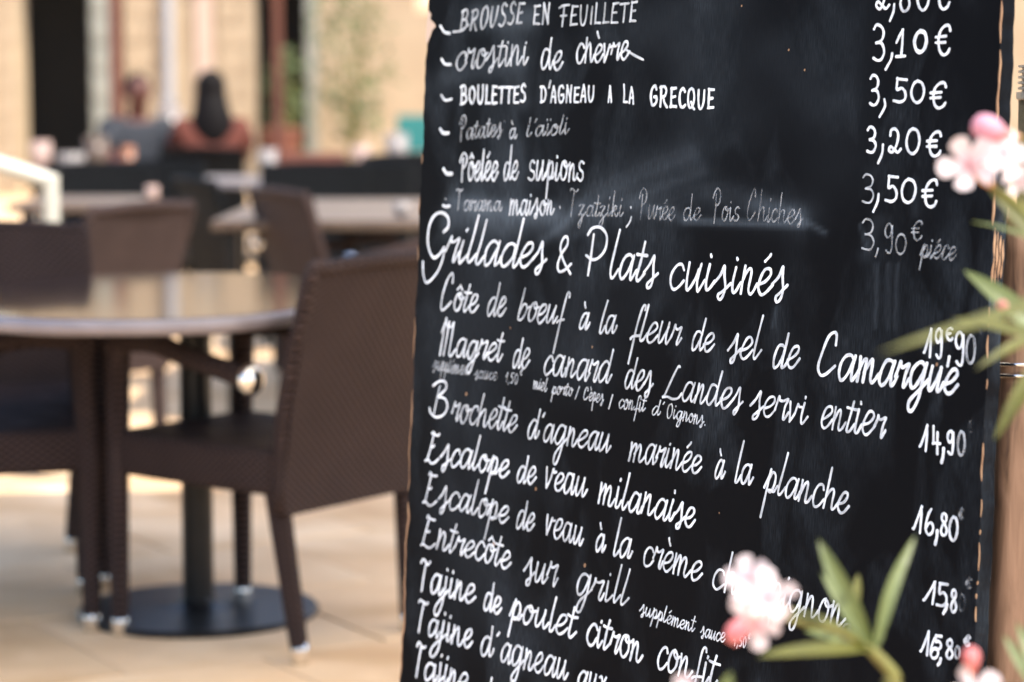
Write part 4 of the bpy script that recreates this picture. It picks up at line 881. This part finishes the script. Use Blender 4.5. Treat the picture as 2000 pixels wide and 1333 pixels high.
chars(*ZD, [('1', 384,494,586,764), ('5', 482,580,596,776,.9), ('raw', [(568,760),(558,790),(540,825)], 1, 9), ('8', 586,644,640,824,.9), ('0', 648,704,676,815,.22,6), ('€', 698,752,556,648,.3,6)], t=7.2)
chars(*ZD, [('1', 362,446,955,1144), ('6', 436,510,985,1168), ('5', 460,536,980,1100), ('raw', [(520,1160),(514,1185),(500,1205)], 1, 9), ('8', 552,618,1006,1168,.9), ('0', 618,668,1058,1168,.55,7), ('€', 686,744,982,1074,.75,7)], t=7.2)


# ------------------------------------------------------------------ log post, stump and wires at the right
t = thing('timber_post', 'reddish weathered squared timber standing right of the menu board, bound with wire', 'post', (0,0,0))
a0, a1 = P(1966, 428, 2.71), P(1931, 1333, 2.71); dirv = (a1-a0); r_ = .11
def lx(z): return a0.x + (z-a0.z)*dirv.x/dirv.z
pts = []; n = 26
t.location = (lx(0)+r_, 2.82, 0)
bm = bmesh.new(); prof = []
seg = 72; rings = []
for i in range(n+1):
    z = a0.z*i/n; c = Vector((lx(z)+r_-t.location.x, 0, z)); ring = []
    for k in range(seg):
        an = 2*math.pi*k/seg; ca, sa = math.cos(an), math.sin(an); rr_ = r_/((abs(ca)**22+abs(sa)**22)**(1/22))*(1+.006*math.sin(an*5+z*4)+.006*math.sin(an*13+z*17)+.004*math.sin(z*41+an*3))
        ring.append(bm.verts.new(c+Vector((rr_*math.cos(an), rr_*math.sin(an), 0))))
    rings.append(ring)
for i in range(n):
    for k in range(seg): bm.faces.new((rings[i][k], rings[i][(k+1)%seg], rings[i+1][(k+1)%seg], rings[i+1][k]))
bm.faces.new(rings[0][::-1]); bm.faces.new(rings[-1]); obj('timber', bm, M_log, t, True)
for py in (715, 737):
    zc = P(1965, py, 2.72).z; bm = bmesh.new(); q = []
    for k in range(41):
        an = 2*math.pi*k/40; ca, sa = math.cos(an), math.sin(an); R_ = (r_+.005)/((abs(ca)**22+abs(sa)**22)**(1/22)); q.append(Vector((lx(zc)+r_-t.location.x+R_*ca, R_*sa, zc+.003*math.sin(an*2))))
    tube(bm, q, .0022, 8); obj('wire_loop', bm, M_chrome, t, True)
q0 = P(1986, 420, 3.1)
t = thing('trellis_post', 'mossy rough barked stake with a ribbed metal collar behind the log post', 'post', (q0.x+.06, 3.1, 0))
zt_ = P(1986, 196, 3.1).z
bm = bmesh.new(); lathe(bm, [(.06,0),(.062,.5),(.059,1.0),(.06,zt_)], seg=24); obj('stake', bm, M_bark, t, True)
zz = zt_; prof = [(.061, zz), (.063, zz+.002), (.063, zz+.01)]
zz += .01
for k in range(5): prof += [(.056, zz+.0005), (.056, zz+.003), (.061, zz+.0035), (.061, zz+.0065)]; zz += .007
bm = bmesh.new(); lathe(bm, prof, seg=28); obj('ribbed_collar', bm, noisy('dull_zinc', (.3,.29,.27), (.42,.4,.36), 30, .4), t)
# warm plastered corner wall behind the posts
t = thing('corner_wall', 'warm ochre plastered garden wall glimpsed right of the menu board', 'wall', (2.6, 8.2, 0))
bm = bmesh.new(); box(bm, (0,0,1.5), (1.6,.3,3.0), bev=.02); obj('wall', bm, noisy('ochre_render', (.55,.36,.18), (.62,.43,.24), 2, .9, .3, 30), t)
bm = bmesh.new(); box(bm, (0,0,3.03), (1.7,.4,.06), bev=.01); obj('coping', bm, M_wall, t)

# ------------------------------------------------------------------ oleander in the foreground
OK = .86
ole = thing('oleander', 'pink flowering oleander in a terracotta pot reaching in front of the menu board', 'oleander', (.78*OK, 2.2*OK, 0))
def lp(o): o.parent = ole; o.matrix_parent_inverse = Matrix.Translation(-ole.location); return o
def leaf(p0, p1, wd, m=M_leaf, bend=.06, nrm=None, side=0.0, par=None):
    """lanceolate leaf: base p0, tip p1, folded at the midrib"""
    p0, p1 = Vector(p0), Vector(p1); ax = p1-p0; Ln = ax.length; axn = ax.normalized()
    nrm = Vector(nrm or (0,-.8,.6)); nrm = (nrm-axn*nrm.dot(axn)).normalized(); sd = axn.cross(nrm)
    bm = bmesh.new(); n = 14; rows = []
    for i in range(n+1):
        u = i/n; wv = wd*.5*OK*.74*(math.sin(math.pi*min(1, u**.85*.97+.03))**.75)*(1 if u < .97 else .3) + .0012*(u < .1)
        c = p0+ax*u + nrm*(-bend*Ln*4*u*(u-1)) *1.0 + sd*side*Ln*math.sin(math.pi*u)
        rows.append([bm.verts.new(c-sd*wv+nrm*wv*.28), bm.verts.new(c-sd*wv*.5+nrm*wv*.1), bm.verts.new(c-nrm*.0008), bm.verts.new(c+sd*wv*.5+nrm*wv*.1), bm.verts.new(c+sd*wv+nrm*wv*.28)])
    for i in range(n):
        for k in range(4): bm.faces.new((rows[i][k], rows[i][k+1], rows[i+1][k+1], rows[i+1][k]))
    o = lp(obj('leaf', bm, m, None, True)); return o
def petal_mesh(name, Ln, wd, m, curl=.25, par=None, mw=None):
    bm = bmesh.new(); n, k_ = 9, 6; vals = []; rows = []
    for i in range(n+1):
        u = i/n; hw = wd*.5*(.18+.82*math.sin(math.pi*.5*min(1,u*1.25))**1.1)*(1 if u < .8 else math.sqrt(max(.0, 1-((u-.8)/.205)**2))+.02)
        row = []
        for k in range(k_+1):
            s = -1+2*k/k_; row.append(bm.verts.new((s*hw+.08*wd*u*u, u*Ln, curl*Ln*(u*u*.8-.3*u) + .12*wd*s*s*(1-u) + .03*wd*math.sin(s*5+u*6)))); vals.append(u)
        rows.append(row)
    for i in range(n):
        for k in range(k_): bm.faces.new((rows[i][k], rows[i][k+1], rows[i+1][k+1], rows[i+1][k]))
    me = bpy.data.meshes.new(name); bm.to_mesh(me); bm.free(); me.materials.append(m)
    for p in me.polygons: p.use_smooth = True
    a = me.attributes.new('along', 'FLOAT', 'POINT'); a.data.foreach_set('value', vals); return me
PM = [petal_mesh('petal', l_, w_, M_petal, c) for c, l_, w_ in ((.1,.031,.02),(.45,.027,.019),(.7,.03,.016),(-.2,.028,.021))]
def flower(c, face, size=1.0, roll=0, openn=1.0, pm=None, tube_m=M_calyx):
    """five petalled oleander blossom; face = direction it looks"""
    face = Vector(face).normalized(); qt = face.to_track_quat('Z', 'Y')
    s = size = size*OK; bm = bmesh.new()
    prof = [(.0025*s,-.032*s),(.0032*s,-.02*s),(.0045*s,-.01*s),(.0055*s,-.004*s)]
    rings = []
    for r0, z in prof: rings.append([bm.verts.new((r0*math.cos(a*math.pi/5), r0*math.sin(a*math.pi/5), z)) for a in range(10)])
    for i in range(3):
        for k in range(10): bm.faces.new((rings[i][k], rings[i][(k+1)%10], rings[i+1][(k+1)%10], rings[i+1][k]))
    bm.faces.new(rings[0][::-1])
    o = obj('flower', bm, tube_m, None, True); lp(o); o.matrix_basis = Matrix.LocRotScale(Vector(c), qt, Vector((1,1,1)))
    for k in range(5):
        q = bpy.data.objects.new('petal', (pm or PM)[rnd.randrange(len(pm or PM))]); link(q, o)
        q.rotation_euler = Matrix.Rotation(k*2*math.pi/5+roll, 3, 'Z').to_euler()
        qq = Matrix.Rotation(k*2*math.pi/5+roll, 4, 'Z') @ Matrix.Translation((0,.0008*s,-.002*s)) @ Matrix.Rotation(R(90)*(1-openn)+R(rnd.uniform(-6,14)), 4, 'X')
        q.matrix_basis = qq @ Matrix.Scale(s*rnd.uniform(.92,1.08), 4)
    return o
def bud(c, d, Ln, m=M_bud):
    c = Vector(c); d = Vector(d).normalized(); bm = bmesh.new(); n = 9
    vals = []; a = d.orthogonal().normalized(); b2 = d.cross(a); rings = []
    for i in range(n+1):
        u = i/n; r0 = Ln*.32*(math.sin(math.pi*min(1,u*.78+.06))**1.3)*(.35+.65*u) + .0012
        if i == n: r0 = Ln*.07
        rings.append([bm.verts.new(c+d*(u*Ln)+(a*math.cos(k*math.pi/6+u*1.2)+b2*math.sin(k*math.pi/6+u*1.2))*r0*(1+.06*math.cos(k*math.pi/6*5))) for k in range(12)]); vals += [u]*12
    for i in range(n):
        for k in range(12): bm.faces.new((rings[i][k], rings[i][(k+1)%12], rings[i+1][(k+1)%12], rings[i+1][k]))
    bm.faces.new(rings[0][::-1]); bm.faces.new(rings[-1])
    me = bpy.data.meshes.new('bud'); bm.to_mesh(me); bm.free(); me.materials.append(m)
    for p in me.polygons: p.use_smooth = True
    at_ = me.attributes.new('along', 'FLOAT', 'POINT'); at_.data.foreach_set('value', vals); o = link(bpy.data.objects.new('bud', me)); return lp(o)
def stem(pts, r0, r1, m=M_stem):
    c = crom([Vector(p) for p in pts], 7); bm = bmesh.new(); n = len(c)
    tube(bm, c, [r0+(r1-r0)*i/(n-1) for i in range(n)], 8); return lp(obj('stem', bm, m, None, True))
Q = lambda px, py, y: P(px, py, y*OK)
# lower branch
nodeA = Q(1700, 1268, 2.2); 
stem([(.67,1.9,.42), (.54,1.9,.5), Q(1790,1390,2.2), Q(1745,1318,2.2), nodeA], .0085, .005)
stem([nodeA, Q(1640,1235,2.2), Q(1560,1215,2.18), Q(1510,1200,2.17)], .0032, .002)
leaf(nodeA, Q(1598,1052,2.22), .026, bend=.05, nrm=(-.2,-1,.25))
leaf(Q(1690,1262,2.26), Q(1602,1118,2.3), .014, bend=.04)
leaf(nodeA+Vector((.004,0,.002)), Q(1788,1046,2.24), .018, bend=.07, nrm=(.3,-1,.2), side=-.07)
leaf(nodeA, Q(1480,1283,2.08), .022, M_leaf2, bend=.02, nrm=(0,-.7,.7))
leaf(nodeA, Q(1528,1190,2.14), .02, M_leaf2, bend=.05, nrm=(0,-.5,.9))
leaf(Q(1690,1262,2.3), Q(1570,1232,2.25), .024, M_leaf, bend=.08, nrm=(.2,-.9,.5))
leaf(Q(1668,1200,2.3), Q(1676,1120,2.35), .012, M_leaf2, bend=.04)
flower(Q(1462,1130,2.14), (-.45,-1,.35), .8, .4)
flower(Q(1500,1168,2.12), (.1,-1,.1), .9, .1)
flower(Q(1475,1172,2.15), (-.2,-1,.0), .85, .7)
flower(Q(1478,1222,2.1), (-.1,-1,-.4), .8, .8)
bud(Q(1462,1205,2.1), Q(1435,1240,2.08)-Q(1462,1205,2.1), .03, M_redbud)
# low sprig and flowers entering at the bottom edge
leaf(Q(1405,1390,2.05), Q(1428,1312,2.05), .018, bend=.04)
stem([Q(1790,1480,2.2), Q(1500,1440,2.12), Q(1405,1392,2.05)], .004, .0025)
flower(Q(1338,1335,2.0), (-.2,-1,.4), .4, .2, .6, tube_m=M_calyx)
stem([Q(1405,1392,2.05), Q(1360,1370,2.02), Q(1340,1340,2.0)], .0022, .0016)
flower(Q(1905,1355,2.1), (-.2,-1,.5), .85, .5); bud(Q(1900,1318,2.1), (-.12,-.1,1), .022, M_redbud)
stem([(.62,1.9,.4), Q(1980,1480,2.12), Q(1915,1375,2.1)], .005, .002)
leaf(Q(2060,1400,2.2), Q(1985,1215,2.25), .022, bend=.04); leaf(Q(2010,1330,2.2), Q(1960,1240,2.22), .014, bend=.04)
# upper branch
node1 = Q(2090, 520, 2.3)
stem([(.67,1.9,.42), (.64,1.94,.7), Q(2120,720,2.3), node1], .009, .005)
stem([node1, Q(2040,470,2.3), Q(1985,400,2.3), Q(1935,362,2.29)], .005, .003)
stem([Q(2010,430,2.3), Q(1990,360,2.31), Q(1985,320,2.31)], .003, .002)
stem([Q(2010,430,2.3), Q(2025,340,2.3), Q(1992,268,2.3)], .003, .002)
flower(Q(1893,322,2.26), (-.5,-1,.1), 1.0, .5, .9)
flower(Q(1962,300,2.27), (.25,-1,.3), .85, 1.0)
flower(Q(1990,350,2.3), (.3,-1,-.3), .6, .3)
bud(Q(1978,268,2.28), Q(1895,238,2.26)-Q(1978,268,2.28), .04)
bm = bmesh.new(); tube(bm, [Q(1992,268,2.3), Q(1965,262,2.285), Q(1945,256,2.28)], [.002,.0045,.006], 8); lp(obj('calyx', bm, M_calyx))
bm = bmesh.new(); tube(bm, [Q(1937,362,2.29), Q(1925,352,2.28), Q(1900,328,2.262)], [.003,.005,.005], 8); lp(obj('calyx', bm, M_calyx))
leaf(node1, Q(1898,433,2.36), .013, M_leaf, bend=.03, nrm=(0,-.4,1), side=.09)
leaf(Q(2070,690,2.34), Q(1882,528,2.4), .034, M_leaf, bend=.05, nrm=(.2,-1,.5))
leaf(Q(2110,560,2.1), Q(1716,690,1.9), .017, M_leaf2, bend=.05, nrm=(.1,-.7,.7), side=-.04)
leaf(Q(2120,690,2.3), Q(1862,622,2.22), .019, M_leaf2, bend=.03, nrm=(0,-.8,.6))
leaf(Q(2090,640,2.3), Q(1905,722,2.2), .017, M_leaf2, bend=.06, nrm=(0,-.6,.8))
leaf(Q(2120,640,2.3), Q(1942,862,2.26), .026, M_leaf2, bend=.07, nrm=(-.4,-1,.2), side=.05)
leaf(Q(2080,520,2.25), Q(1930,370,2.28), .02, M_leaf2, bend=.04, nrm=(.3,-1,.1))
leaf(node1, Q(1960,420,2.26), .018, M_leaf2, bend=.02, nrm=(.3,-1,.1))
bud(Q(1975,610,2.36), (-.7,0,.5), .014, M_redbud)
for k in range(4):
    a = k*.9; c = Vector((.7+.08*math.cos(a), 1.93+.08*math.sin(a), 0)); tz = .7+.08*k
    stem([(.67,1.9,.42), (c.x, c.y, .6), (c.x+.08*math.cos(a), c.y+.1*math.sin(a)+.05, tz)], .007, .003)
    for q_ in range(8):
        an = q_*2.1+k; z = tz-.05*q_; b0 = Vector((c.x+.06*math.cos(a), c.y+.06*math.sin(a)+.05, z)); leaf(b0, b0+Vector((abs(.11*math.cos(an)), .11*math.sin(an), .07)), .02, M_leaf if q_ % 2 else M_leaf2)
bm = bmesh.new(); lathe(bm, [(.13,0),(.17,.36),(.19,.37),(.19,.41),(.17,.41),(.16,.38),(.02,.37)], (ole.location.x, ole.location.y, 0), 32); lp(obj('pot', bm, M_brick))
